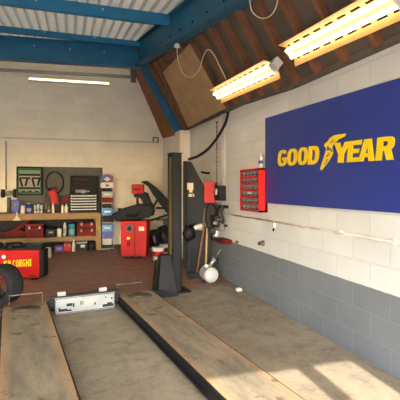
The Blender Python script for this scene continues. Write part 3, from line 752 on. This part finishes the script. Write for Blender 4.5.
# brooms
def broom(label, pt, pb, m_, z0, z1, head):
    a = at_z(*pb, z0); a.z = .02; b = at_z(*pt, z1)
    t = thing('broom', label, 'broom', a)
    MB().cyl((0, 0, .05), b - a, .017).build('handle', M[m_], t)
    h = MB().box((0, 0, .06), (.3, .06, .05), Matrix.Rotation(-.32, 3, 'Z')).build('head', M[head], t, .006)
    MB().box((0, 0, .015), (.28, .05, .07), Matrix.Rotation(-.32, 3, 'Z')).build('bristles', M['darker'], t)
broom('broom with a pale wooden handle leaning near the air tank, the right one', (207, 228), (205.6, 270), 'pole', 6.98, 7.02, 'wood')
broom('broom with a darker handle leaning against the console, left of the pale one', (204.5, 224), (196.5, 272), 'rust', 6.92, 6.94, 'darker')

# ============================================================ TYRE CHANGER
p = on_floor(134, 258.5); z_ = 1.57 * F / 70.5; q = z_ / F
tcg = thing('tyre_changer', 'red tyre changer with black turntable and red head, before the back wall', 'machine', (p.x, p.y, 0), -PSI)
hb = (258.5 - 221) * q
MB().hexa([(-.29, 0, .03), (.27, 0, .03), (.27, .6, .03), (-.29, .6, .03)], [(-.31, -.02, hb), (.29, -.02, hb), (.29, .6, hb), (-.31, .6, hb)]).build('cabinet', M['red'], tcg, .015)
MB().box((0, .3, .015), (.5, .5, .03)).build('plinth', M['darker'], tcg)
MB().box((.02, -.022, hb * .5), (.012, .01, hb * .92)).build('panel_seam', M['dred'], tcg)
MB().lathe([(.085, 0), (.085, .02), (.06, .028)], 24, (-.09, -.02, hb - .16), (0, -1, 0)).build('gauge', M['steel'], tcg)
MB().lathe([(.055, 0), (.055, .004)], 24, (-.09, -.047, hb - .16), (0, -1, 0)).build('gauge_face', M['darker'], tcg)
MB().box((.17, -.022, hb - .17), (.12, .008, .09)).build('label_sticker', M['cream'], tcg)
MB().box((-.12, -.02, hb - .38), (.07, .008, .05)).build('warning_sticker', M['yellow'], tcg)
MB().box((-.12, -.02, hb - .5), (.07, .008, .12)).build('instruction_sticker', M['dred'], tcg)
for k in range(3): MB().box((-.17 + .16 * k, -.07, .05), (.09, .12, .02), Matrix.Rotation(-.25, 3, 'X')).build('pedal', M['darker'], tcg)
MB().cyl((-.02, .3, hb), (-.02, .3, hb + .12), .12, .1).lathe([(.30, 0), (.34, .03), (.34, .07), (.12, .09)], 32, (-.05, .28, hb + .08)).build('turntable', M['black'], tcg)
for k in range(4):
    a = k * PI / 2 + .5; v = Vector((math.cos(a), math.sin(a), 0))
    MB().bar(Vector((-.05, .28, hb + .19)) + v * .08, Vector((-.05, .28, hb + .19)) + v * .36, .09, .06).box(Vector((-.05, .28, hb + .24)) + v * .33, (.08, .08, .08)).build('clamp_jaw', M['darker'], tcg, .008)
# long black lever lying to the left over the turntable
MB().prism([(-.52, .0), (-.5, .1), (-.24, .24), (.08, .33), (.4, .3), (.46, .16), (.34, .03), (.0, -.03), (-.35, -.05)], .26, Matrix.Translation((0, .1, hb + .05))).build('bead_arm', M['black'], tcg, .03)
# column and head
MB().prism([(.14, .08), (.4, .1), (.42, .3), (.34, .42), (.26, .62), (.12, .66), (-.06, .60), (-.06, .52), (.10, .50), (.15, .40)], .14, Matrix.Translation((0, .38, hb))).build('swing_arm', M['black'], tcg, .02)
MB().box((.03, .3, hb + .38), (.05, .05, .28)).build('tool_shaft', M['dred'], tcg)
MB().box((.04, .32, hb + .71), (.27, .2, .22)).build('head_cover', M['red'], tcg, .02)
MB().box((.04, .215, hb + .71), (.18, .006, .05)).build('head_plate', M['dred'], tcg)
# ------- wheel balancer with raised hood behind the post
p = on_floor(170, 254); p2 = Vector((p.x, p.y, 0)); z_ = 1.57 * F / 66.; q = z_ / F
wb = thing('wheel_balancer', 'dark wheel balancer with a raised curved hood, half hidden behind the lift post', 'machine', p2, -PSI)
def bp_(px, py, dy=.62): return (((px - 200) * (z_ + dy) - (170 - 200) * z_) / F, H + (188 - py) * (z_ + dy) / F)
MB().box((.12, .75, .42), (.42, .4, .84)).build('body', M['darker'], wb, .02)
MB().prism([bp_(*c) for c in ((141.5, 182), (147, 180.8), (156, 187.5), (165, 197), (176, 207), (176, 220), (168, 212), (160, 203), (153.5, 194), (149, 186.5))], .42, Matrix.Translation((0, .62, 0))).build('hood', M['dark'], wb, .02)
mb = MB()
for a, b in (((150, 212), (158, 199)), ((158, 199), (168, 213)), ((146, 222), (176, 212)), ((156, 208), (172, 208))):
    A_, B_ = bp_(*a, .46), bp_(*b, .46); mb.bar((A_[0], .46, A_[1]), (B_[0], .46, B_[1]), .04, .05)
mb.build('hood_arm', M['darker'], wb)
MB().cyl((-.05, .75, .76), (-.42, .75, .76), .03).build('shaft', M['steel'], wb)
# ------- tyres
def tyre(label, loc, axis, R, w, rim=None, group=None):
    t = thing('tyre', label, 'tyre', loc, 0, group)
    ri = R * .62; h = w / 2
    pr = [(ri, -h * .75), (ri + (R - ri) * .4, -h), (R * .93, -h * .92), (R * .985, -h * .74), (R, -h * .4), (R, -h * .36), (R - .012, -h * .34), (R - .012, -h * .28), (R, -h * .26), (R, -h * .05), (R - .012, -h * .04), (R - .012, h * .04), (R, h * .05), (R, h * .26), (R - .012, h * .28), (R - .012, h * .34), (R, h * .36), (R, h * .4), (R * .985, h * .74), (R * .93, h * .92), (ri + (R - ri) * .4, h), (ri, h * .75), (ri + .02, h * .5), (R * .88, h * .6), (R * .88, -h * .6), (ri + .02, -h * .5)]
    MB().ring(pr, 48, (0, 0, 0), axis).build('carcass', M['rubber'], t)
    MB().ring([(ri - .004, -h * .78), (ri + .03, -h * .98), (ri + .034, -h * .9), (ri + .004, -h * .6)], 40, (0, 0, 0), axis).build('bead', M['darker'], t)
    return t
c = at_z(3.2, 285, 5.42); c.z = .268
tyre('worn black tyre standing upright before the red machine at far left', c, Vector((.64, .77, .03)).normalized(), .268, .24)
for px, py, R, ax_, lab in ((165, 252, .33, (.92, .35, .18), 'black tyre leaning behind the buckets, nearest the post'), (154.6, 249.6, .26, (.9, .4, .12), 'black tyre standing between the red tyre changer and the buckets')):
    c = on_floor(px, py); c.z = R * .97
    tyre(lab, c, Vector(ax_).normalized(), R, .17)
# ------- buckets
def bucket(label, px, py, w, h):
    p = on_floor(px, py); t = thing('bucket', label, 'bucket', p); r = w / 2
    MB().lathe([(r * .86, 0), (r * .95, h * .6), (r, h), (r * .96, h), (r * .9, h * .6), (r * .8, .01)], 28).build('tub', M['white'], t)
    MB().lathe([(r * .925, h * .34), (r * .972, h * .72)], 28, cap=False).build('label_band', M['red'], t)
    MB().lathe([(r * 1.04, h * .93), (r * 1.04, h * 1.0), (r * .5, h * 1.01)], 28).build('lid', M['white'], t)
    MB().tube([(r * 1.05 * math.cos(a), -.05 * math.sin(a) - r * .4, h * .9 - .12 * math.sin(a)) for a in [PI * k / 10 for k in range(11)]], .004).build('handle', M['steel'], t)
bucket('white plastic bucket with red band on the floor left of the lift post', 158, 260, .25, .28)
bucket('second white bucket with red band, tucked behind and right of the first', 164.2, 255.5, .22, .26)

# ============================================================ RED MACHINE AT LEFT
p = on_floor(38.7, 279.6); zc = 1.57 * F / 91.6; q = zc / F
cm = thing('workshop_machine', 'low red machine with yellow lettering standing at far left behind the tyre', 'machine', (p.x, p.y, 0), -PSI)
Wd = 1.05; hm = 28.6 * q
MB().box((-Wd / 2, .03, .02 + hm / 2), (Wd, .06, hm - .02)).build('front_panel', M['red'], cm, .012)
MB().box((-Wd / 2 + .02, .18, hm / 2 + .03), (Wd, .25, hm + .02)).build('body', M['darker'], cm, .015)
MB().box((.035, .17, hm / 2 + .02), (.05, .22, hm * .96)).build('side_frame', M['black'], cm, .01)
for s in (-.9, -.08): MB().box((s, .15, .015), (.1, .3, .03)).build('foot', M['black'], cm)
def cm_pt(px, py): return ((px - 38.7) * q, (279.6 - py) * q)
mxm = lambda off=0: Matrix(((1, 0, 0, 0), (0, 0, -1, -.002 - off), (0, 1, 0, 0), (0, 0, 0, 1)))
def cm_letter(chs, x0, x1, y0, y1):
    loops = []
    for l in GL[chs]:
        pp = []
        for u, v in l: pp.append(cm_pt(lerp(x0, x1, u), lerp(y1, y0, v)))
        loops.append(pp)
    plate(loops, .006, mxm(), 'letter', M['yellow'], cm)
xs = [(12.7, 15.4), (15.9, 18.8), (19.3, 22.2), (22.6, 25.4), (25.9, 29.0), (29.6, 31.4)]
for chs, (x0, x1) in zip('CORGHI', xs):
    k = (x0 - 12) / 20; cm_letter(chs, x0, x1, 260.0 - k * 1.2, 267.2 - k * 1.2)
plate([[cm_pt(*c) for c in l] for l in ([(3.8, 261.2), (7.0, 260.6), (7.0, 262.2), (5.4, 262.4), (5.4, 263.4), (7.0, 263.2), (7.0, 264.6), (5.6, 264.8), (5.8, 267.6), (4.2, 267.6)], [(7.4, 267.4), (8.2, 260.4), (10.6, 260.2), (11.2, 267.2), (9.9, 267.2), (9.8, 265.4), (8.8, 265.4), (8.7, 267.4)])], .006, mxm(), 'maker_emblem', M['yellow'], cm)
cpt = cm_pt(3.8, 257); MB().lathe([(.033, 0), (.033, .005)], 20, (cpt[0], 0, cpt[1]), (0, -1, 0)).build('round_sticker', M['white'], cm)
cpt = cm_pt(20, 277.4); MB().box((cpt[0], -.003, cpt[1] - 0), (.05, .006, .03)).build('corner_sticker', M['white'], cm)
cpt = cm_pt(33, 276); MB().box((cpt[0], -.003, cpt[1]), (.12, .006, .02)).build('nameplate', M['dred'], cm)
# things resting on it
R_ = Matrix.Rotation(-PSI, 3, 'Z'); cmo = Vector((p.x, p.y, 0))
def cpos(x, y, z): return cmo + R_ @ Vector((x, y, z))
ht = hm + .04
t = thing('power_tool', 'black power tool lying on top of the red machine', 'tool', cpos(-.46, .14, ht), -PSI)
MB().cyl((-.16, 0, .05), (.1, 0, .05), .045, .05).cyl((.1, 0, .05), (.2, 0, .05), .03).build('barrel', M['black'], t); MB().box((-.08, -.02, .03), (.07, .16, .05), Matrix.Rotation(.3, 3, 'Z')).build('grip', M['darker'], t, .01)
t = thing('pry_bar', 'bright steel tyre lever lying across the top back of the red machine', 'lever', cpos(-.42, .27, ht), -PSI)
MB().bar((-.3, 0, .02), (.2, -.01, .02), .04, .02).build('bar', M['chrome'], t); MB().box((.2, -.01, .04), (.06, .05, .05), Matrix.Rotation(.5, 3, 'Y')).build('hook_end', M['steel'], t)
t = thing('weight_tray', 'black plastic weight tray on the right end of the red machine', 'tray', cpos(-.09, .17, ht), -PSI)
MB().box((0, 0, .015), (.22, .22, .03)).box((0, -.105, .04), (.22, .012, .05)).box((0, .105, .04), (.22, .012, .05)).box((.105, 0, .04), (.012, .22, .05)).box((-.105, 0, .04), (.012, .22, .05)).build('tray', M['black'], t)
for k in range(3): MB().box((-.06 + .06 * k, 0, .045), (.045, .17, .03)).build('lead_weights', M['steel'], t)
t = thing('coiled_hose', 'thick black hose coiled on the left part of the red machine top', 'hose', cpos(-.86, .17, ht), -PSI)
MB().tube([((.15 - .0006 * k) * math.cos(k * .35), (.12) * math.sin(k * .35), .022 + .0011 * k) for k in range(54)], .02).build('coil', M['rubber'], t)

# ============================================================ WORKBENCH
YBF = 10.4; BT = .95; BX0, BX1 = -2.0, on_y(101, 220, YBF).x
def xat(px, Y=YBF): return on_y(px, 200, Y).x
def zat(px, py, Y=YBF): return on_y(px, py, Y).z
be = thing('workbench', 'long rough timber workbench with lower shelf along the back wall', 'workbench', ((BX0 + BX1) / 2, (YBF + YB) / 2, 0))
bw = BX1 - BX0; bd = YB - YBF - .06
MB().box((0, 0, BT - .02), (bw, bd, .04)).build('worktop', M['wood'], be, .004)
MB().box((0, -bd / 2 - .012, BT - .075), (bw, .035, .15)).build('front_rail', M['wood'], be, .004)
for sx in (-1, 0, 1):
    for sy in (-1, 1):
        if sx == 0: continue
        MB().box((sx * (bw / 2 - .06), sy * (bd / 2 - .06), BT / 2 - .02), (.13 if sx else .1, .1, BT - .04)).build('leg', M['wood'], be, .004)
ST = .36
MB().box((0, .0, ST - .015), (bw - .06, bd - .04, .03)).build('shelf', M['wood'], be)
MB().box((0, -bd / 2 + .02, ST - .06), (bw - .1, .03, .10)).build('shelf_rail', M['wood'], be)
MB().box((0, bd / 2 - .012, BT / 2 - .03), (bw - .02, .018, BT - .08)).build('back_panel', M['darker'], be)  # dark sheet added to stand in for the shade under the bench
# backboard
x0, x1 = xat(17, YB - .02), xat(102.5, YB - .02); z1 = on_y(60, 167, YB - .02).z
tag(MB().box((0, 0, 0), (x1 - x0, .02, z1 - BT)).build('backboard', M['peg'], None, loc=((x0 + x1) / 2, YB - .0101, (z1 + BT) / 2)), 'dark grey backboard fixed on the back wall above the workbench', 'board')
def spot(px0, px1, pyt, Y, zb):
    X0, X1 = xat(px0, Y), xat(px1, Y); zt_ = zat((px0 + px1) / 2, pyt, Y)
    return Vector(((X0 + X1) / 2, Y, zb)), X1 - X0, max(.03, zt_ - zb)
# green open drill case hanging
Y = YB - .06
p, w, h = spot(16.5, 43, 167, Y, zat(30, 195, Y))
t = thing('tool_case', 'open green and black case of tools hung on the grey backboard', 'case', p)
MB().box((0, 0, h / 2), (w, .1, h)).build('shell', M['black'], t, .02)
MB().box((.0, -.052, h / 2), (w * .86, .012, h * .9)).build('rim', M['green'], t, .01)
MB().box((0, -.060, h / 2), (w * .80, .01, h * .82)).build('lining', M['darker'], t)
MB().box((0, -.066, h * .82), (w * .78, .01, h * .13)).build('tray', M['lgreen'], t)
MB().box((0, -.066, h * .48), (w * .78, .01, h * .40)).build('tray', M['channel'], t)
MB().box((0, -.066, h * .16), (w * .78, .01, h * .10)).build('tray', M['lgreen'], t)
for k, xx in enumerate((-.22, -.08, .1, .24)):
    MB().box((xx * w / .7, -.075, h * (.44 + .03 * (k % 2))), (.05, .02, h * .3), Matrix.Rotation(.25 * (1 if k % 2 else -1), 3, 'Y')).box((xx * w / .7 + .03, -.075, h * .6), (.13, .02, .045)).build('drill_tool', M['black'], t)
for k in range(3): MB().box((-.15 + k * .16, -.07, h * .13), (.09, .012, .03)).build('bit_set', M['darker'], t)
# black hoop of cable
p, w, h = spot(45.5, 64, 171.5, YB - .05, zat(55, 194, YB - .05))
t = thing('cable_coil', 'thin black cable hung in a round loop on the grey backboard', 'cable', p)
mb = MB()
for k in range(3): mb.tube([((w / 2 - .012 * k) * math.cos(a), .01 * k, h / 2 + (h / 2 - .012 * k) * math.sin(a)) for a in [2 * PI * j / 30 for j in range(31)]], .006)
mb.build('loop', M['black'], t); MB().cyl((0, .04, h - .02), (0, -.03, h - .02), .012).build('hook', M['steel'], t)
# tool chest with open lid
Y = 10.95
p, w, h = spot(69, 97.5, 193.5, Y, BT)
t = thing('tool_chest', 'grey steel tool chest with pale drawer fronts on the right of the workbench', 'tool chest', p)
MB().box((0, .0, h / 2), (w, .42, h)).build('carcass', M['dark'], t, .01)
n = 6
for k in range(n):
    z = h * .08 + (h * .88) * (k + .5) / n
    d2 = MB().box((0, -.215, z), (w * .88, .03, h * .88 / n - .03)).build('drawer', M['tank'], t, .004)
    MB().box((0, -.236, z + .015), (w * .8, .014, .012)).build('drawer_handle', M['darker'], d2)
zc = zat(84, 176, YB - .1)
p2_, w2, h2 = spot(70, 97.5, 176, YB - .16, BT + h)
t2 = thing('tool_case', 'open black case standing behind the top of the grey tool chest', 'case', Vector((p2_.x, YB - .19, BT + h)))
MB().box((0, 0, h2 / 2), (w2, .06, h2)).build('lid', M['black'], t2, .02)
MB().box((0, -.032, h2 * .5), (w2 * .86, .012, h2 * .78)).build('foam_insert', M['darker'], t2)
MB().bar((-w2 * .3, -.045, h2 * .6), (w2 * .3, -.045, h2 * .5), .03, .03).bar((-w2 * .3, -.045, h2 * .3), (w2 * .28, -.045, h2 * .28), .03, .04).build('wrench', M['dark'], t2)
MB().box((-w2 * .1, -.045, h2 * .8), (w2 * .5, .015, .03)).build('label_strip', M['dred'], t2)
t = thing('impact_wrench', 'silver power wrench lying on top of the grey tool chest', 'tool', Vector((p2_.x - .06, Y - .1, BT + h)))
MB().cyl((-.16, 0, .055), (.12, 0, .06), .045, .05).cyl((.12, 0, .06), (.2, 0, .06), .025).build('barrel', M['chrome'], t); MB().box((.03, -.06, .03), (.07, .16, .055)).build('grip', M['tank'], t, .01)
# red chair-like jack
Y = 10.75
p, w, h = spot(50, 61, 187.5, Y, BT)
t = thing('jerry_can', 'red fuel can tilted back on the workbench in front of the cable loop', 'can', Vector((p.x, Y, BT)))
Rt = Matrix.Rotation(-.2, 3, 'Y')
zb = zat(55, 205, Y) - BT
MB().box(Rt @ Vector((0, 0, .21)) + Vector((0, 0, zb)), (w * .72, .2, .36), Rt).build('body', M['red'], t, .03)
MB().box((0.02, 0, zb / 2), (w * .5, .18, zb)).build('base', M['darker'], t)
MB().cyl(Rt @ Vector((-.06, 0, .38)) + Vector((0, 0, zb)), Rt @ Vector((-.06, 0, .46)) + Vector((0, 0, zb)), .035).build('cap', M['darker'], t)
MB().tube([Rt @ Vector(v) + Vector((0, 0, zb)) for v in ((-.02, 0, .38), (.0, 0, .44), (.1, 0, .44), (.12, 0, .38))], .014).build('handle', M['dred'], t)
p, w, h = spot(60, 68.5, 196, Y + .1, BT)
t = thing('folded_jack', 'dull red folded trolley jack between the fuel can and tool chest', 'jack', p)
MB().prism([(-w / 2, .08), (w / 2, .3), (w / 2, .42), (w * .2, .44), (-w / 2, .22)], .16).build('arm', M['dred'], t, .02)
MB().box((0, 0, .12), (w * .9, .2, .16)).build('base', M['darker'], t, .01); MB().box((0, 0, .02), (w, .22, .04)).build('frame', M['dred'], t)
def bottle(label, px0, px1, pyt, Y, zb, m_, capm='white', name='bottle', cat='bottle', shape=0):
    p, w, h = spot(px0, px1, pyt, Y, zb); r = w / 2
    t = thing(name, label, cat, p)
    if shape == 0: pr = [(r * .92, 0), (r, .01), (r, h * .62), (r * .8, h * .74), (r * .38, h * .84), (r * .38, h * .9)]
    else: pr = [(r * .95, 0), (r, .01), (r, h * .86), (r * .7, h * .9)]
    MB().lathe(pr, 18).build('body', M[m_], t)
    MB().lathe([(r * (.45 if shape == 0 else .72), h * .88), (r * (.42 if shape == 0 else .7), h)], 16).build('cap', M[capm], t)
    MB().lathe([(r * 1.015, h * .2), (r * 1.015, h * .5)], 18, cap=False).build('label_band', M['panel'] if m_ != 'white' else M['cream'], t)
    return t
bottle('slim white bottle on the workbench under the red fuel can', 51.8, 54.4, 203, 10.5, BT, 'white')
bottle('white bottle on the workbench left of the tool chest', 61.2, 63.8, 203.5, 10.5, BT, 'white', 'dred')
bottle('wide white spray bottle on the workbench right beside the tool chest', 64.2, 68.2, 204, 10.52, BT, 'white', 'white')
bottle('small orange-brown tin on the workbench left of the fuel can', 47.2, 50.5, 206, 10.6, BT, 'rust', 'rust', 'tin', 'tin', 1)
for a, b, c_, lab in ((34, 36.5, 204, 'left'), (37.2, 39.6, 203, 'middle'), (40.2, 42.6, 204, 'right')):
    bottle('%s one of three grey aerosol cans in a row on the workbench' % lab, a, b, c_, 10.6, BT, 'tank', 'dark', 'spray_can', 'can', 1)['group'] = 'grey aerosol cans on the workbench'
bottle('tall slim brown spray bottle on the workbench before the grey backboard', 45, 46.6, 195, 10.8, BT, 'rust', 'darker')
bottle('white square-shouldered tin on the workbench right of the blue vice', 20.4, 25, 205, 10.6, BT, 'white', 'panel', 'tin', 'tin', 1)
t = bottle('dark blue tin with white lid on the workbench behind the front rail', 26, 32, 203, 10.62, BT, 'bluep', 'white', 'tin', 'tin', 1)
# blue bench vice
p, w, h = spot(13, 19, 197, 10.6, BT)
t = thing('bench_vice', 'blue bench vice bolted on the left part of the workbench', 'vice', p)
MB().box((0, 0, .03), (.2, .24, .06)).build('base', M['bluep'], t, .01)
MB().prism([(-.07, .05), (.07, .05), (.09, .3), (-.06, .3)], .14).build('body', M['bluep'], t, .02)
MB().box((0, -.1, .27), (.19, .05, .12)).build('jaw', M['bluep'], t, .01); MB().box((0, .09, .27), (.19, .05, .12)).build('jaw', M['bluep'], t, .01)
MB().cyl((0, -.12, .22), (0, -.24, .22), .018).cyl((-.1, -.23, .22), (.1, -.23, .22), .01).build('screw_handle', M['steel'], t)
# bench grinder
p, w, h = spot(2.5, 15.5, 188, 10.95, BT)
t = thing('bench_grinder', 'dark bench grinder on a stand at the left end of the workbench', 'grinder', p)
MB().cyl((0, 0, 0), (0, 0, h * .62), .05).lathe([(.1, 0), (.1, .02)], 20).build('stand', M['steel'], t)
MB().cyl((-.08, 0, h * .78), (.08, 0, h * .78), .07).build('motor', M['channel'], t)
for s in (-1, 1):
    MB().cyl((s * .10, 0, h * .78), (s * .17, 0, h * .78), .105).build('wheel_guard', M['dark'], t)
    MB().cyl((s * .17, 0, h * .78), (s * .18, 0, h * .78), .075).build('grinding_wheel', M['tank'], t)
# small pale funnel hung on the front rail
p = on_y(17, 216, YBF - .07)
t = thing('funnel', 'pale cream lamp-shaped funnel hanging on the bench front at left', 'funnel', p)
MB().lathe([(.015, .1), (.02, 0), (.09, -.09), (.095, -.10)], 18, cap=False).build('cone', M['cream'], t, solid=.003); MB().tube([(0, 0, .1), (0, .03, .14), (0, .06, .14)], .008).build('hook', M['steel'], t)
# ---- lower shelf
def tbox(label, px0, px1, pyt, Y, zb, m_, d=.26, name='toolbox', cat='toolbox', hd=True):
    p, w, h = spot(px0, px1, pyt, Y, zb)
    t = thing(name, label, cat, p)
    MB().box((0, 0, h * .35), (w, d, h * .7)).build('body', M[m_], t, .012)
    MB().box((0, 0, h * .82), (w * .98, d * .98, h * .22)).build('lid', M[m_], t, .012)
    if hd: MB().tube([(-w * .2, 0, h * .92), (-w * .18, 0, h), (w * .18, 0, h), (w * .2, 0, h * .92)], .01).build('handle', M['darker'], t)
    for s in (-1, 1): MB().box((s * w * .28, -d / 2 - .004, h * .66), (.04, .012, .06)).build('latch', M['steel'], t)
    return t
YS = 10.62
tbox('large dull red toolbox on the right of the lower bench shelf', 77, 95.5, 227, YS, ST, 'dred', .34, hd=False)
pz_ = ST + (zat(86.25, 227, YS) - ST) * .93
tbox('flatter red toolbox stacked on the large one on the lower shelf', 77.5, 95, 221.5, YS + .02, pz_ + .004, 'dred', .3)
bottle('small teal plastic jug on the lower shelf left of the red toolboxes', 68.5, 75, 222.5, YS, ST, 'teal', 'darker', 'jug', 'jug', 1)
bottle('grey spray bottle on the lower shelf between white tin and teal jug', 63, 66.8, 220.5, YS, ST, 'tank', 'dark')
bottle('white square tin on the lower shelf left of the grey spray bottle', 56.8, 61.8, 228, YS - .05, ST, 'white', 'panel', 'tin', 'tin', 1)
tbox('long dark red tool case on the left of the lower shelf', 26, 44, 222, YS, ST, 'dred', .3)
t = thing('trolley_jack', 'dull red trolley jack leaning under the bench at far left', 'jack', Vector((xat(12), 11.0, ST)))
MB().prism([(-.42, 0), (.34, 0), (.38, .1), (.1, .16), (.36, .38), (.28, .42), (-.06, .17), (-.4, .1)], .2).build('frame', M['dred'], t, .01)
for s in (-1, 1): MB().cyl((s * .28, -.13, .05), (s * .28, -.10, .05), .05).build('wheel', M['darker'], t)
MB().lathe([(.05, .4), (.05, .43)], 14, (.32, 0, 0)).build('saddle', M['steel'], t)
t = thing('black_case', 'black plastic case on the lower shelf left of the white tin', 'case', Vector((xat(50.5), YS, ST)))
MB().box((0, 0, .11), (.24, .26, .2)).build('body', M['black'], t, .02); MB().box((0, -.135, .12), (.1, .012, .04)).build('latch', M['steel'], t); MB().tube([(-.06, 0, .2), (-.05, 0, .25), (.05, 0, .25), (.06, 0, .2)], .012).build('handle', M['black'], t)
# ---- on the floor under the bench
YU = 10.36
bottle('white plastic tub on the floor behind the right end of the red machine', 45, 51.5, 247.2, 9.6, 0, 'white', 'tank', 'tub', 'tub', 1)
p, w, h = spot(55, 63.5, 245, YU + .1, 0)
t = thing('carton', 'purple carton with a white label on the floor under the bench', 'box', p)
MB().box((0, 0, h / 2), (w, .2, h)).build('body', M['purple'], t, .005); MB().box((0, -.102, h * .5), (w * .6, .004, h * .4)).build('label_sticker', M['panel'], t); MB().box((0, 0, h), (w * .98, .06, .006)).build('tape', M['darker'], t)
tbox('small bright red toolbox on the floor right of the purple carton', 63.8, 71, 241.5, YU + .12, 0, 'red', .2)
bottle('white plastic bottle on the floor under the bench, right of red toolbox', 72, 75.4, 239.5, YU + .05, 0, 'white', 'white')
p, w, h = spot(76.5, 87, 241.5, YU + .18, 0)
t = thing('storage_box', 'grey plastic box with a white sticker on the floor under the bench', 'box', p)
MB().box((0, 0, h * .44), (w, .28, h * .88)).build('body', M['dark'], t, .012); MB().box((0, 0, h * .94), (w * 1.04, .3, h * .12)).build('lid', M['tank'], t, .006); MB().box((.02, -.143, h * .55), (w * .4, .006, h * .3)).build('label_sticker', M['white'], t)
p, w, h = spot(88.5, 95, 242, YU + .2, 0)
t = thing('tub', 'dark round tub on the floor beside the right bench leg', 'tub', p)
MB().lathe([(w * .46, 0), (w * .5, .02), (w * .5, h * .9), (w * .46, h * .95), (w * .1, h * .96)], 24).build('body', M['darker'], t); MB().lathe([(w * .52, h * .5), (w * .52, h * .54)], 24, cap=False).build('hoop', M['steel'], t)

# ============================================================ DISPLAY STAND
Y = 10.55
p, w, h = spot(101, 113.5, 174, Y, 0)
t = thing('display_stand', 'tall narrow display stand with blue and red topper, right of the workbench', 'display stand', Vector((p.x, Y, 0)))
def zz(py): return zat(107, py, Y)
MB().box((0, .06, .02), (w * 1.0, .36, .04)).build('base', M['steel'], t, .006)
for s in (-1, 1): MB().cyl((s * w * .42, .08, .03), (s * w * .42, .08, zz(183)), .014).build('upright', M['steel'], t)
top = [(-w / 2, zz(182.5)), (w / 2, zz(182.5)), (w / 2, zz(178))] + [(w / 2 * math.cos(a), lerp(zz(178), zz(174), math.sin(a))) for a in [PI * k / 8 for k in range(9)]][1:-1] + [(-w / 2, zz(178))]
MB().prism(top, .05, Matrix.Translation((0, .05, 0))).build('topper', M['bluep'], t)
MB().prism([(.02, zz(181.6)), (w * .45, zz(181.6)), (w * .45, zz(178.5)), (.1, zz(177))], .006, Matrix.Translation((0, .022, 0))).build('topper_print', M['red'], t)
MB().prism([(-.09, zz(179.3)), (0, zz(176.6)), (.09, zz(179.3)), (.0, zz(181.6))], .008, Matrix.Translation((0, .02, 0))).build('topper_emblem', M['white'], t)
MB().box((0, .05, (zz(183) + zz(187.8)) / 2), (w * 1.05, .06, zz(183) - zz(187.8))).build('price_panel', M['white'], t)
MB().box((0, .018, (zz(184.2) + zz(186.8)) / 2), (.09, .006, .05)).build('panel_print', M['purple'], t)
def stockbox(label, y0, y1, m_, m2):
    hh_ = zz(y0) - zz(y1); b = thing('stock_box', label, 'box', Vector((p.x, Y, zz(y1) + .012)))
    MB().box((0, -.0, hh_ / 2), (w * .92, .16, hh_)).build('carton', M[m_], b, .01); MB().box((0, -.082, hh_ * .24), (w * .88, .006, hh_ * .46)).build('print', M[m2], b)
    MB().box((0, -.083, hh_ * .74), (w * .5, .006, hh_ * .12)).build('print', M['white'], b)
for y1 in (203.2, 222.4, 238.0): MB().box((0, .02, zz(y1)), (w * .9, .24, .02)).build('shelf', M['steel'], t)
MB().box((0, .12, (zz(188) + zz(238)) / 2), (w * .8, .015, zz(188) - zz(238))).build('back_panel', M['dark'], t)
stockbox('white and red carton on the top shelf of the display stand', 192, 203, 'panel', 'dred')
stockbox('blue printed carton on the middle shelf of the display stand', 208.4, 222.2, 'cblue', 'darker')
stockbox('darker blue carton on the bottom shelf of the display stand', 224.6, 237.8, 'cblue', 'bluep')

# ============================================================ LIGHT, SKY, CAMERA
w = bpy.data.worlds.new('sky'); S.world = w; w.use_nodes = True; t = w.node_tree
bg = t.nodes['Background']; sk = t.nodes.new('ShaderNodeTexSky'); sk.sky_type = 'NISHITA'; sk.sun_disc = False
sk.sun_elevation = math.radians(32); sk.sun_rotation = math.radians(180); sk.dust_density = 1
t.links.new(sk.outputs[0], bg.inputs[0]); bg.inputs[1].default_value = 1.5
sun = bpy.data.lights.new('sun', 'SUN'); sun.energy = 7.0; sun.angle = math.radians(.6); sun.color = (1, .95, .85)
so = bpy.data.objects.new('sun', sun); C.objects.link(so); so.location = (0, -8, 6)
so.rotation_euler = Vector((.05, 1, -.625)).to_track_quat('-Z', 'Y').to_euler()
cam = bpy.data.cameras.new('camera'); co = bpy.data.objects.new('camera', cam); C.objects.link(co)
co.location = EYE; co.rotation_euler = (PI / 2, 0, -PSI); cam.sensor_width = 36; cam.lens = F / 400 * 36; cam.shift_y = -(200 - HOR) / 400
cam.clip_start = .05; S.camera = co
S.cycles.diffuse_bounces = 8; S.cycles.max_bounces = 14
vs = S.view_settings; vs.view_transform = 'Standard'; vs.look = 'None'; vs.gamma = 1; vs.use_curve_mapping = False; vs.exposure = 1.12
